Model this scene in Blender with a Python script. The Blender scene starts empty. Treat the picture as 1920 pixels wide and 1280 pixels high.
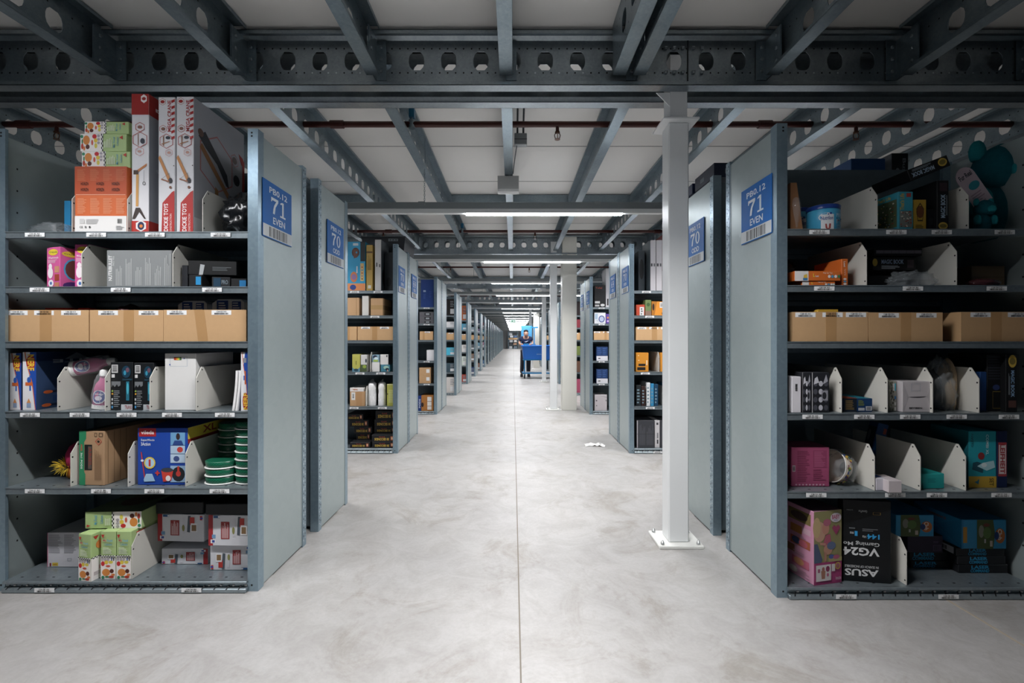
import bpy, bmesh, math, random
from mathutils import Vector, Matrix, noise
R = math.radians
SC = bpy.context.scene
COL = SC.collection

# ---------------------------------------------------------------- camera, world, exposure
CH = 1.2175                      # lens height above the floor
ZC = 3.02                        # ceiling height
F = 853.3333                     # 16 mm on 36 mm at 1920 px
cd = bpy.data.cameras.new('camera'); cd.lens = 16.0; cd.sensor_width = 36.0
cd.shift_x = -2/1920; cd.shift_y = -4/1920; cd.clip_start = .05; cd.clip_end = 300
cam = bpy.data.objects.new('camera', cd); COL.objects.link(cam)
cam.location = (0, 0, CH); cam.rotation_euler = (R(90), 0, 0)
SC.camera = cam
wd = bpy.data.worlds.new('world'); SC.world = wd; wd.use_nodes = True
wd.node_tree.nodes['Background'].inputs[0].default_value = (.55, .75, 1.0, 1)
wd.node_tree.nodes['Background'].inputs[1].default_value = .03
SC.view_settings.view_transform = 'Standard'; SC.view_settings.look = 'None'
SC.view_settings.exposure = 0.44; SC.view_settings.gamma = 1.0
SC.view_settings.use_curve_mapping = False
LED_W = 23.0                     # watts per strip module
SC.cycles.use_denoising = True
SC.cycles.max_bounces = 8; SC.cycles.diffuse_bounces = 5; SC.cycles.glossy_bounces = 3
SC.cycles.transparent_max_bounces = 12
SC.cycles.sample_clamp_indirect = 6.0
SC.cycles.caustics_reflective = False; SC.cycles.caustics_refractive = False

# ---------------------------------------------------------------- photograph measurements -> metres
def PX(px, y): return (px-962)*y/F
def PZ(py, y): return CH-(py-636)*y/F

# ---------------------------------------------------------------- materials
def lin(h):
    if isinstance(h, str):
        h = h.lstrip('#'); h = [int(h[i:i+2], 16)/255 for i in (0, 2, 4)]; g = .3*h[0]+.6*h[1]+.1*h[2]; h = [g+(c-g)*.87 for c in h]
    return tuple(c/12.92 if c <= .04045 else ((c+.055)/1.055)**2.4 for c in h)
_M = {}
def mat(hexc, rough=.55, metal=0.0, var=0.06, scale=14.0, spec=.4, name=None):
    k = (hexc, rough, metal, var, scale, spec)
    if k in _M: return _M[k]
    m = bpy.data.materials.new(name or 'surface_'+hexc.strip('#')); m.use_nodes = True
    nt = m.node_tree; b = nt.nodes['Principled BSDF']; c = lin(hexc)
    b.inputs['Roughness'].default_value = rough; b.inputs['Metallic'].default_value = metal
    b.inputs['Specular IOR Level'].default_value = spec
    if var > 0:
        tc = nt.nodes.new('ShaderNodeTexCoord'); nz = nt.nodes.new('ShaderNodeTexNoise')
        nz.inputs['Scale'].default_value = scale; nz.inputs['Detail'].default_value = 4
        mx = nt.nodes.new('ShaderNodeMix'); mx.data_type = 'RGBA'
        mx.inputs[6].default_value = tuple(max(0, x*(1-var)) for x in c)+(1,)
        mx.inputs[7].default_value = tuple(min(1, x*(1+var)) for x in c)+(1,)
        nt.links.new(tc.outputs['Object'], nz.inputs['Vector'])
        nt.links.new(nz.outputs['Fac'], mx.inputs[0]); nt.links.new(mx.outputs[2], b.inputs['Base Color'])
    else:
        b.inputs['Base Color'].default_value = c+(1,)
    _M[k] = m
    return m
def pr(hexc): return mat(hexc, .5, 0, 0)                # printed ink
def emit(hexc, s, name):
    m = bpy.data.materials.new(name); m.use_nodes = True; b = m.node_tree.nodes['Principled BSDF']
    b.inputs['Emission Color'].default_value = lin(hexc)+(1,); b.inputs['Emission Strength'].default_value = s
    b.inputs['Base Color'].default_value = (.8, .8, .8, 1)
    return m
def film(name, tint='#dfe6ea', clear=.84, rough=.07):   # clear plastic film
    m = bpy.data.materials.new(name); m.use_nodes = True; nt = m.node_tree
    b = nt.nodes['Principled BSDF']; b.inputs['Base Color'].default_value = lin(tint)+(1,)
    b.inputs['Roughness'].default_value = rough; b.inputs['Specular IOR Level'].default_value = .9
    t = nt.nodes.new('ShaderNodeBsdfTransparent'); mx = nt.nodes.new('ShaderNodeMixShader')
    mx.inputs[0].default_value = clear
    nt.links.new(b.outputs[0], mx.inputs[1]); nt.links.new(t.outputs[0], mx.inputs[2])
    nt.links.new(mx.outputs[0], nt.nodes['Material Output'].inputs[0])
    return m
def zinc(name, c1, c2, metal=.75, rough=.36, scale=30):  # spangled galvanised steel
    m = bpy.data.materials.new(name); m.use_nodes = True; nt = m.node_tree; b = nt.nodes['Principled BSDF']
    tc = nt.nodes.new('ShaderNodeTexCoord'); v = nt.nodes.new('ShaderNodeTexVoronoi'); v.inputs['Scale'].default_value = scale*3
    nz = nt.nodes.new('ShaderNodeTexNoise'); nz.inputs['Scale'].default_value = scale*.25; nz.inputs['Detail'].default_value = 6
    ad = nt.nodes.new('ShaderNodeMath'); ad.operation = 'MULTIPLY_ADD'; ad.inputs[1].default_value = .35
    mx = nt.nodes.new('ShaderNodeMix'); mx.data_type = 'RGBA'
    mx.inputs[6].default_value = lin(c1)+(1,); mx.inputs[7].default_value = lin(c2)+(1,)
    L = nt.links
    L.new(tc.outputs['Object'], v.inputs['Vector']); L.new(tc.outputs['Object'], nz.inputs['Vector'])
    L.new(v.outputs['Color'], ad.inputs[0]); L.new(nz.outputs['Fac'], ad.inputs[2])
    sb = nt.nodes.new('ShaderNodeMath'); sb.operation = 'SUBTRACT'; sb.inputs[1].default_value = .18
    L.new(ad.outputs[0], sb.inputs[0]); L.new(sb.outputs[0], mx.inputs[0]); L.new(mx.outputs[2], b.inputs['Base Color'])
    b.inputs['Metallic'].default_value = metal; b.inputs['Roughness'].default_value = rough
    return m
ZN = zinc('galvanised_steel', '#6d7e88', '#93a3ab')
ZNB = zinc('galvanised_beam', '#7c8890', '#a2adb3', .85, .33)
PANEL = zinc('zinc_grey_panel', '#9dabac', '#a8b5b5', .38, .38, 8)
POST = zinc('zinc_post', '#7890a0', '#95adb9', .62, .32, 22)
SHELF = zinc('zinc_shelf', '#7c8a92', '#a0adb3', .7, .36, 26)
BACK = zinc('zinc_back', '#56646b', '#66757c', .4, .45, 8)
HOLE = pr('#0b0e10'); HOLEW = mat('#c9d4d8', .4, 0, 0)
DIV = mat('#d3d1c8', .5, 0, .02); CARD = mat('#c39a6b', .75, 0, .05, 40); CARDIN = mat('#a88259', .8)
TAPE = mat('#b58a59', .3, 0, .03); WHITE = mat('#e4e4e2', .5, 0, .02); STICK = mat('#e9ebec', .45, 0, 0)
INK = pr('#17191b'); GREYINK = pr('#8d9092'); CREAM = mat('#d9d8cf', .4, 0, .03, 3)
COLW = mat('#dfe2e3', .32, 0, .02, 4); PIPE = mat('#4a1d18', .4, 0, .12); BLUE = pr('#1673c4')
BLACKBAG = mat('#14171a', .22, 0, .1, 8, .7); FILM = film('clear_film'); FILMD = film('smoked_film', '#b4bdc2', .76)

# ---------------------------------------------------------------- text, cached as flat glyph meshes in the unit square
_T = {}
def text2d(s, bold=0.0):
    k = (s, bold)
    if k in _T: return _T[k]
    c = bpy.data.curves.new('letters', 'FONT'); c.body = s; c.offset = bold; c.resolution_u = 2
    o = bpy.data.objects.new('letters', c)
    me = bpy.data.meshes.new_from_object(o)
    vs = [(v.co.x, v.co.y) for v in me.vertices]; fs = [tuple(p.vertices) for p in me.polygons]
    bpy.data.objects.remove(o); bpy.data.meshes.remove(me); bpy.data.curves.remove(c)
    if vs:
        x0 = min(v[0] for v in vs); x1 = max(v[0] for v in vs); y0 = min(v[1] for v in vs); y1 = max(v[1] for v in vs)
        w = max(x1-x0, 1e-6); h = max(y1-y0, 1e-6)
        vs = [((x-x0)/w, (y-y0)/h) for x, y in vs]
    _T[k] = (vs, fs)
    return _T[k]
def slab(d):                                            # slab-serif figures for the aisle signs
    if d == '7': return [[(0,.72),(.09,.72),(.16,.83),(.16,1),(0,1)], [(.16,.83),(1,.83),(1,1),(.16,1)],
                         [(.72,.84),(1,.84),(.62,.45),(.5,0),(.24,0),(.3,.3),(.42,.55)]]
    if d == '1': return [[(.4,.1),(.64,.1),(.64,1),(.4,1)], [(.12,0),(.92,0),(.92,.11),(.12,.11)], [(.14,.82),(.4,.86),(.4,1),(.14,.9)]]
    out = []
    def ring(cx, cy, rx, ry, tx, ty, a0=0, a1=360, n=20):
        for i in range(n):
            a = R(a0+(a1-a0)*i/n); b = R(a0+(a1-a0)*(i+1)/n)
            out.append([(cx+rx*math.cos(a), cy+ry*math.sin(a)), (cx+rx*math.cos(b), cy+ry*math.sin(b)),
                        (cx+(rx-tx)*math.cos(b), cy+(ry-ty)*math.sin(b)), (cx+(rx-tx)*math.cos(a), cy+(ry-ty)*math.sin(a))])
    if d == '0': ring(.5, .5, .48, .5, .24, .09)
    if d == '6': ring(.5, .31, .46, .31, .22, .09); ring(.56, .5, .52, .5, .24, .09, 60, 190)
    if d == '9': ring(.5, .69, .46, .31, .22, .09); ring(.44, .5, .52, .5, .24, .09, -120, 10)
    if d == '8': ring(.5, .26, .48, .26, .22, .08); ring(.5, .75, .42, .25, .2, .08)
    return out

# ---------------------------------------------------------------- mesh builder
class MB:
    def __init__(s): s.v = []; s.f = []; s.m = []; s.sm = []; s.mats = []
    def mi(s, m):
        if m not in s.mats: s.mats.append(m)
        return s.mats.index(m)
    def add(s, vs, fs, m, smooth=False):
        o = len(s.v); s.v += [tuple(v) for v in vs]; k = s.mi(m)
        for f in fs: s.f.append(tuple(o+i for i in f)); s.m.append(k); s.sm.append(smooth)
        return s
    def box(s, x0, x1, y0, y1, z0, z1, m, b=0.0, faces=None):
        if b <= 0:
            vs = [(x0,y0,z0),(x1,y0,z0),(x1,y1,z0),(x0,y1,z0),(x0,y0,z1),(x1,y0,z1),(x1,y1,z1),(x0,y1,z1)]
            fs = {'D':(0,3,2,1),'T':(4,5,6,7),'F':(0,1,5,4),'R':(1,2,6,5),'B':(2,3,7,6),'L':(3,0,4,7)}
            for k, f in fs.items(): s.add([vs[i] for i in f], [(0,1,2,3)], (faces or {}).get(k, m))
            return s
        idx = {}; vs = []
        for i, X in enumerate((x0, x1)):
            for j, Y in enumerate((y0, y1)):
                for k, Z in enumerate((z0, z1)):
                    dx = b if i == 0 else -b; dy = b if j == 0 else -b; dz = b if k == 0 else -b
                    idx[i,j,k,'x'] = len(vs); vs.append((X, Y+dy, Z+dz))
                    idx[i,j,k,'y'] = len(vs); vs.append((X+dx, Y, Z+dz))
                    idx[i,j,k,'z'] = len(vs); vs.append((X+dx, Y+dy, Z))
        g = lambda l: tuple(idx[q] for q in l)
        fm = faces or {}
        def put(l, mm): s.add([vs[i] for i in g(l)], [tuple(range(len(l)))], mm)
        put([(0,0,0,'y'),(1,0,0,'y'),(1,0,1,'y'),(0,0,1,'y')], fm.get('F', m)); put([(0,1,0,'y'),(0,1,1,'y'),(1,1,1,'y'),(1,1,0,'y')], fm.get('B', m))
        put([(1,0,0,'x'),(1,1,0,'x'),(1,1,1,'x'),(1,0,1,'x')], fm.get('R', m)); put([(0,0,0,'x'),(0,0,1,'x'),(0,1,1,'x'),(0,1,0,'x')], fm.get('L', m))
        put([(0,0,1,'z'),(1,0,1,'z'),(1,1,1,'z'),(0,1,1,'z')], fm.get('T', m)); put([(0,0,0,'z'),(0,1,0,'z'),(1,1,0,'z'),(1,0,0,'z')], fm.get('D', m))
        for j in (0, 1):
            for k in (0, 1): put([(0,j,k,'y'),(1,j,k,'y'),(1,j,k,'z'),(0,j,k,'z')], m)
        for i in (0, 1):
            for k in (0, 1): put([(i,0,k,'x'),(i,1,k,'x'),(i,1,k,'z'),(i,0,k,'z')], m)
            for j in (0, 1): put([(i,j,0,'x'),(i,j,1,'x'),(i,j,1,'y'),(i,j,0,'y')], m)
        for i in (0, 1):
            for j in (0, 1):
                for k in (0, 1): put([(i,j,k,'x'),(i,j,k,'y'),(i,j,k,'z')], m)
        return s
    def prism(s, poly, axis, a0, a1, m):                # poly in the two other axes
        def p(u, v, a): return {'x': (a,u,v), 'y': (u,a,v), 'z': (u,v,a)}[axis]
        n = len(poly); vs = [p(u,v,a0) for u, v in poly]+[p(u,v,a1) for u, v in poly]
        fs = [tuple(range(n)), tuple(range(2*n-1, n-1, -1))]+[(i, n+i, n+(i+1) % n, (i+1) % n) for i in range(n)]
        return s.add(vs, fs, m)
    def lathe(s, prof, m, n=20, sx=1, sy=1, c=(0,0,0), smooth=True, cap=True):
        vs = []; fs = []
        for r, z in prof:
            for i in range(n):
                a = 2*math.pi*i/n; vs.append((c[0]+r*sx*math.cos(a), c[1]+r*sy*math.sin(a), c[2]+z))
        for j in range(len(prof)-1):
            for i in range(n): fs.append((j*n+i, j*n+(i+1) % n, (j+1)*n+(i+1) % n, (j+1)*n+i))
        s.add(vs, fs, m, smooth)
        if cap:
            k = len(prof)-1
            s.add(vs[:n], [tuple(range(n-1, -1, -1))], m); s.add(vs[k*n:], [tuple(range(n))], m)
        return s
    def tube(s, pts, r, m, n=8, smooth=True):
        pts = [Vector(p) for p in pts]; rr = r if isinstance(r, (list, tuple)) else [r]*len(pts)
        vs = []; fs = []; prev = None
        for i, p in enumerate(pts):
            d = (pts[min(i+1, len(pts)-1)]-pts[max(i-1, 0)]).normalized()
            if prev is None: u = d.orthogonal().normalized()
            else: u = (prev-d*prev.dot(d)).normalized()
            w = d.cross(u); prev = u
            for k in range(n):
                a = 2*math.pi*k/n; vs.append(p+(u*math.cos(a)+w*math.sin(a))*rr[i])
        for j in range(len(pts)-1):
            for k in range(n): fs.append((j*n+k, j*n+(k+1) % n, (j+1)*n+(k+1) % n, (j+1)*n+k))
        s.add(vs, fs, m, smooth); s.add(vs[:n], [tuple(range(n-1, -1, -1))], m); s.add(vs[-n:], [tuple(range(n))], m)
        return s
    def printon(s, fmap, els):                          # flat printing on a face; fmap(u, v, h) -> point
        h = .0006
        for e in els:
            k = e[0]; h += .00012
            if k == 'r':
                _, a, b, c, d, m = e[:6]; s.add([fmap(a,b,h),fmap(c,b,h),fmap(c,d,h),fmap(a,d,h)], [(0,1,2,3)], pr(m))
            elif k == 'p': s.add([fmap(u,v,h) for u, v in e[1]], [tuple(range(len(e[1])))], pr(e[2]))
            elif k == 'e':
                _, cu, cv, ru, rv, m = e[:6]; n = 14
                s.add([fmap(cu+ru*math.cos(6.2832*i/n), cv+rv*math.sin(6.2832*i/n), h) for i in range(n)], [tuple(range(n))], pr(m))
            elif k == 'o':                              # outline polygon
                _, pts, t, m = e[:4]; cu = sum(p[0] for p in pts)/len(pts); cv = sum(p[1] for p in pts)/len(pts); n = len(pts)
                for i in range(n):
                    p, q = pts[i], pts[(i+1) % n]; f = lambda z: (cu+(z[0]-cu)*(1-t), cv+(z[1]-cv)*(1-t))
                    s.add([fmap(*p,h),fmap(*q,h),fmap(*f(q),h),fmap(*f(p),h)], [(0,1,2,3)], pr(m))
            elif k == 't':
                _, txt, a, b, c, d, m = e[:7]; rot = e[7] if len(e) > 7 else 0; bold = e[8] if len(e) > 8 else .012
                vs, fs = text2d(txt, bold)
                def tr(u, v):
                    if rot == 90: u, v = 1-v, u
                    elif rot == 180: u, v = 1-u, 1-v
                    elif rot == 270: u, v = v, 1-u
                    return fmap(a+(c-a)*u, b+(d-b)*v, h)
                s.add([tr(u, v) for u, v in vs], fs, pr(m))
            elif k == 'l':                              # lines of fine print
                _, a, b, c, d, n, m = e[:7]; vert = len(e) > 7; rg = random.Random(int(a*997+b*331+n))
                for i in range(n):
                    w = rg.uniform(.6, 1)
                    if vert: u = a+(c-a)*(i+.25)/n; q = (u, b, u+(c-a)*.45/n, b+(d-b)*w)
                    else: v = d-(d-b)*(i+.75)/n; q = (a, v, a+(c-a)*w, v+(d-b)*.45/n)
                    s.add([fmap(q[0],q[1],h),fmap(q[2],q[1],h),fmap(q[2],q[3],h),fmap(q[0],q[3],h)], [(0,1,2,3)], pr(m))
            elif k == 'b':                              # barcode
                _, a, b, c, d = e[:5]; rg = random.Random(int(a*911+d*77)); u = a
                vert = len(e) > 5
                if vert:
                    v = b
                    while v < d:
                        w = rg.choice((.02,.03,.05))*(d-b); s.add([fmap(a,v,h),fmap(c,v,h),fmap(c,min(v+w,d),h),fmap(a,min(v+w,d),h)], [(0,1,2,3)], INK); v += w+rg.choice((.02,.03,.04))*(d-b)
                else:
                    while u < c:
                        w = rg.choice((.015,.025,.045))*(c-a); s.add([fmap(u,b,h),fmap(min(u+w,c),b,h),fmap(min(u+w,c),d,h),fmap(u,d,h)], [(0,1,2,3)], INK); u += w+rg.choice((.015,.025,.035))*(c-a)
            elif k == 'n':                              # slab figures
                _, txt, a, b, c, d, m = e[:7]; w = (c-a)/len(txt)
                for i, ch in enumerate(txt):
                    for poly in slab(ch): s.add([fmap(a+w*(i+.06+.86*u), b+(d-b)*v, h) for u, v in poly], [tuple(range(len(poly)))], pr(m))
        return s
    def mesh(s, name):
        me = bpy.data.meshes.new(name); me.from_pydata(s.v, [], s.f)
        for m in s.mats: me.materials.append(m)
        me.polygons.foreach_set('material_index', s.m); me.polygons.foreach_set('use_smooth', s.sm)
        me.update()
        return me
    def build(s, name, parent=None, loc=None, rz=0):
        o = bpy.data.objects.new(name, s.mesh(name)); COL.objects.link(o)
        if parent is not None: o.parent = parent
        if loc is not None: o.location = loc
        if rz: o.rotation_euler = (0, 0, rz)
        return o
def facemap(x0, x1, y0, y1, z0, z1, f):
    if f == 'F': return lambda u, v, h: (x0+(x1-x0)*u, y0-h, z0+(z1-z0)*v)
    if f == 'R': return lambda u, v, h: (x1+h, y0+(y1-y0)*u, z0+(z1-z0)*v)
    if f == 'L': return lambda u, v, h: (x0-h, y1-(y1-y0)*u, z0+(z1-z0)*v)
    if f == 'T': return lambda u, v, h: (x0+(x1-x0)*u, y0+(y1-y0)*v, z1+h)

USED = set()
def tag(o, label, cat, group=None, kind=None):
    o['label'] = label; o['category'] = cat
    if group: o['group'] = group
    if kind: o['kind'] = kind
    if label in USED and not group: print('DUP LABEL', label)
    USED.add(label)
    return o
def thing(name, label, cat, loc=(0,0,0), rz=0, group=None, kind=None):
    o = bpy.data.objects.new(name, None); COL.objects.link(o); o.location = loc; o.rotation_euler = (0,0,rz); o.empty_display_size = .1
    return tag(o, label, cat, group, kind)
def struct(o): o['kind'] = 'structure'; return o
ORD = ['zeroth','first','second','third','fourth','fifth','sixth','seventh','eighth','ninth','tenth','eleventh','twelfth','thirteenth',
       'fourteenth','fifteenth','sixteenth','seventeenth','eighteenth','nineteenth','twentieth','twenty-first','twenty-second','twenty-third','twenty-fourth']
# ---------------------------------------------------------------- LED strip lights (one run above each cross aisle)
NROW = 22
YROW = [None, 2.2]+[4.86+2.52*k for k in range(NROW-1)]
YLED = [1.44, 4.06]+[6.58+2.52*k for k in range(NROW-1)]
LENS = emit('#f4f8ff', 30.0, 'led_lens'); RAILM = mat('#8f9698', .4, .3, .03); RAILW = mat('#e8ebea', .35, 0, .02)
def led_run(i, y):
    zr = 2.375
    near = i <= 7
    label = 'strip light hanging overhead in front of the first rack row' if i == 0 else f'strip light spanning the aisle behind the {ORD[i]} rack row'
    t = thing('strip_light', label, 'light', (0, y, zr), 0, 'strip lights over the cross aisles')
    xa, xb = (-3.4, 3.4) if near else (-1.6, 1.6)
    m = MB(); m.box(xa, xb, -.03, .03, .0, .05, RAILM); m.box(xa, xb, -.034, .034, .05, .056, RAILM)
    m.box(xa, xb, -.026, .026, -.038, .0, RAILW); m.build('trunking_rail', t)
    mods = [(-.42, .97)] + ([(-3.2, -1.81), (1.52, 2.91)] if near else [])
    if i == 0: mods = [(-.62, .77), (-2.75, -1.36)]  # outer left module is added out of view to brighten the left rack
    for a, b in mods:
        d = MB(); d.box(a, b, -.022, .022, -.05, -.0385, LENS); d.build('led_module', t)
        L = bpy.data.lights.new('led_light', 'AREA'); L.shape = 'RECTANGLE'; L.size = b-a; L.size_y = .05; L.energy = LED_W*(1.4 if i == 0 and b > 0 else .65 if i == 0 else 1)
        L.color = (1.0, .98, .98); L.spread = R(142)
        o = bpy.data.objects.new('led_light', L); COL.objects.link(o); o.parent = t; o.location = ((a+b)/2, 0, -.053)
    for x in ((-.79,) if i < 8 else (-.79, .77)):       # chains up to the joists
        c = MB(); z = .06; k = 0
        while z < .33 and i < 3:
            a = (.006, 0) if k % 2 else (0, .006)
            c.tube([(x+a[0]*math.cos(q), a[1]*math.cos(q), z+.012+.012*math.sin(q)) for q in [6.283*j/8 for j in range(9)]], .0017, ZN, 5); z += .019; k += 1
        c.tube([(x,0,z),(x+.005,0,z+.04),(x+.005,0,ZC-zr+.001)], .003, ZN, 5); c.build('hanging_chain', t)
    if near:
        for x in (-.81, .75):
            c = MB(); c.box(x-.03, x+.03, -.036, .036, .03, .062, RAILM); c.build('rail_clip', t)
    return t
for i, y in enumerate(YLED): led_run(i, y)

# ---------------------------------------------------------------- floor, ceiling, end wall
def concrete():
    m = bpy.data.materials.new('polished_concrete'); m.use_nodes = True; nt = m.node_tree; b = nt.nodes['Principled BSDF']; L = nt.links
    tc = nt.nodes.new('ShaderNodeTexCoord')
    def nz(sc, det, rough=.6, dist=0):
        n = nt.nodes.new('ShaderNodeTexNoise'); n.inputs['Scale'].default_value = sc; n.inputs['Detail'].default_value = det
        n.inputs['Roughness'].default_value = rough; n.inputs['Distortion'].default_value = dist; L.new(tc.outputs['Object'], n.inputs['Vector']); return n
    def ramp(src, p0, c0, p1, c1):
        r = nt.nodes.new('ShaderNodeValToRGB'); r.color_ramp.elements[0].position = p0; r.color_ramp.elements[1].position = p1
        r.color_ramp.elements[0].color = c0; r.color_ramp.elements[1].color = c1; L.new(src, r.inputs[0]); return r
    def mul(a, bb, fac, mode='MULTIPLY'):
        x = nt.nodes.new('ShaderNodeMix'); x.data_type = 'RGBA'; x.blend_type = mode; x.inputs[0].default_value = fac
        L.new(a, x.inputs[6]); L.new(bb, x.inputs[7]); return x.outputs[2]
    A = ramp(nz(.9, 6).outputs['Fac'], .3, lin('#a2a1a0')+(1,), .7, lin('#b2b0ae')+(1,))
    B = ramp(nz(5, 8, .7, 1.2).outputs['Fac'], .38, lin('#dcd9d4')+(1,), .6, (1,1,1,1))
    C = ramp(nz(2.2, 10, .75, .8).outputs['Fac'], .36, lin('#d3cbbd')+(1,), .47, (1,1,1,1))
    D = ramp(nz(60, 3).outputs['Fac'], .3, (.9,.9,.9,1), .6, (1,1,1,1))
    c = mul(A.outputs[0], B.outputs[0], .5); c = mul(c, C.outputs[0], .55); c = mul(c, D.outputs[0], .7)
    L.new(c, b.inputs['Base Color'])
    rr = nt.nodes.new('ShaderNodeMapRange'); rr.inputs[3].default_value = .3; rr.inputs[4].default_value = .52
    L.new(nz(3, 6).outputs['Fac'], rr.inputs[0]); L.new(rr.outputs[0], b.inputs['Roughness'])
    bp = nt.nodes.new('ShaderNodeBump'); bp.inputs['Strength'].default_value = .05; L.new(nz(40, 6).outputs['Fac'], bp.inputs['Height']); L.new(bp.outputs[0], b.inputs['Normal'])
    return m
YE = 57.9
m = MB(); m.box(-10, 10, -5, YE+2, -.1, 0, concrete()); struct(m.build('floor'))
JOINT = mat('#7d766b', .9)
for i, (x, w) in enumerate(((.028, .006), (2.03, .012))):
    m = MB(); m.box(x-w/2, x+w/2, -5, YE, 0, .0012, JOINT if i == 0 else mat('#b0a493', .9)); struct(m.build('trim_%d' % (i+1)))
ZC = 3.02
CEIL = mat('#f0efec', .55, 0, .03, 2)
m = MB(); m.box(-10, 10, -5, YE+2, ZC+.004, ZC+.1, CEIL)
yy = 4.26-.945*9
SEAM = mat('#8f9294', .7)
while yy < 30: m.box(-10, 10, yy-.004, yy+.004, ZC+.0015, ZC+.004, SEAM); yy += .945
struct(m.build('ceiling'))
WALLM = mat('#c9ccce', .7)
m = MB(); m.box(-10, 10, YE+1.2, YE+1.3, 0, ZC, WALLM); struct(m.build('wall_back'))
m = MB(); m.box(-10.1, -10, -5, YE+2, 0, ZC, WALLM); struct(m.build('wall_left'))
m = MB(); m.box(10, 10.1, -5, YE+2, 0, ZC, WALLM); struct(m.build('wall_right'))

# ---------------------------------------------------------------- perforated steel beams and joists
def barrel(w, h):
    pts = [(.24,.5),(.43,.33),(.5,.12),(.5,-.12),(.43,-.33),(.24,-.5)]
    return [(a*w, b*h) for a, b in pts]+[(-a*w, -b*h) for a, b in pts]
def web(m, L, z0, z1, sp, hw, hh, P, mt, th=.003, zc=None, margin=.12):
    """a web plate along s in [0,L] with a row of barrel-shaped openings; P(s, z, t) -> point"""
    zc = (z0+z1)/2 if zc is None else zc
    n = int((L-2*margin)/sp); s0 = (L-n*sp)/2
    def q(a, b, t0, t1=None):
        for t in (0, th):
            m.add([P(a[0],a[1],t),P(b[0],a[1],t),P(b[0],b[1],t),P(a[0],b[1],t)], [(0,1,2,3)], mt)
    q((0,z0),(s0,z1),0); q((L-s0,z0),(L,z1),0)
    hole = barrel(hw, hh)
    for i in range(n):
        a = s0+i*sp; c = a+sp/2; b = a+sp
        out = []
        for (hx, hz) in hole:
            k = min((sp/2)/max(abs(hx), 1e-6), ((z1-zc) if hz > 0 else (zc-z0))/max(abs(hz), 1e-6))
            out.append((hx*k, hz*k))
        for t in (0, th):
            vs = [P(c+x, zc+z, t) for x, z in hole]+[P(c+x, zc+z, t) for x, z in out]; fs = []
            N = len(hole)
            for j in range(N): fs.append((j, (j+1) % N, N+(j+1) % N, N+j))
            m.add(vs, fs, mt)
            for sx in (-1, 1):                           # the four corners left by the radial cells
                for top in (0, 1):
                    p = [o for o in out if abs(abs(o[0])-sp/2) < 1e-6 and o[0]*sx > 0 and (o[1] > 0) == bool(top)]
                    r = [o for o in out if abs(abs(o[0])-sp/2) >= 1e-6 and o[0]*sx > 0 and (o[1] > 0) == bool(top)]
                    if p and r:
                        p = max(p, key=lambda o: abs(o[1])); r = max(r, key=lambda o: abs(o[0])); cz = z1-zc if top else z0-zc
                        m.add([P(c+p[0],zc+p[1],t),P(c+sx*sp/2,zc+cz,t),P(c+r[0],zc+r[1],t)], [(0,1,2)], mt)
        m.add([P(c+x, zc+z, t) for t in (0, th) for x, z in hole], [(j, (j+1) % N, N+(j+1) % N, N+j) for j in range(N)], mt)
    return s0, n
def dots(m, pts, P, r, mt, t, n=6):
    for (a, z) in pts: m.add([P(a+r*math.cos(6.283*i/n), z+r*math.sin(6.283*i/n), t) for i in range(n)], [tuple(range(n))], mt)

ZB0, ZB1 = 2.68, 3.0
def c_beam(x0, x1, yweb, out, detail):
    """C channel across the aisle: web at yweb, flanges reaching towards out (-1 = viewer)"""
    m = MB(); L = x1-x0; P = lambda s, z, t: (x0+s, yweb-out*t, z)
    web(m, L, ZB0+.035, ZB1-.02, .19, .09, .108, P, ZNB, zc=2.86)
    yb = yweb+out*.07
    m.box(x0, x1, min(yweb, yb), max(yweb, yb), ZB0, ZB0+.003, ZNB); m.box(x0, x1, min(yweb, yb), max(yweb, yb), ZB1-.003, ZB1, ZNB)
    m.box(x0, x1, min(yb, yb-out*.003), max(yb, yb-out*.003), ZB0, ZB0+.022, ZNB); m.box(x0, x1, min(yb, yb-out*.003), max(yb, yb-out*.003), ZB1-.024, ZB1, ZNB)
    m.add([(x0,yweb+out*.0,ZB0+.035),(x1,yweb,ZB0+.035),(x1,yweb+out*.02,ZB0+.003),(x0,yweb+out*.02,ZB0+.003)], [(0,1,2,3)], ZNB)
    m.add([(x0,yweb,ZB1-.02),(x1,yweb,ZB1-.02),(x1,yweb+out*.02,ZB1-.003),(x0,yweb+out*.02,ZB1-.003)], [(0,1,2,3)], ZNB)
    if detail:
        k = int(L/.047)
        for z, sd in ((2.79, 3), (2.932, 4)):
            rg = random.Random(sd)
            for i in range(k): dots(m, [(i*.047+.02, z)], P, .0052, HOLEW if (z < 2.8 and rg.random() < .22) else HOLE, -.0012)
        m.box(1.028+.0, 1.034, yweb+out*.0015, yweb+out*.004, ZB0+.03, ZB1-.02, HOLE)
        for bx in (.9, .95, 1.0, 1.062, 1.112):
            for z in (2.79, 2.932): m.lathe([(.011, 0), (.011, .008), (.006, .009), (.006, .014)], ZN, 6, c=(0,0,0)) if False else m.box(bx-.009, bx+.009, yweb+out*.0, yweb+out*.01, z-.009, z+.009, ZNB, .003)
    return m
YB = [2.75+5.18*k for k in range(12)]
for k, y in enumerate(YB):
    for side, nm in ((-1, 'beam_front'), (1, 'beam_rear')):
        if k == 0 or (k < 5): m = c_beam(-5.2, 5.2, y+side*.062, side, k < 2)
        else:
            m = MB(); m.box(-5.2, 5.2, y+side*.062, y+side*.066, ZB0, ZB1, ZNB); m.box(-5.2, 5.2, min(y+side*.062,y+side*.132), max(y+side*.062,y+side*.132), ZB0, ZB0+.004, ZNB)
        struct(m.build(nm))
XJ = [-.04+.765*k for k in range(-6, 7)]
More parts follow.
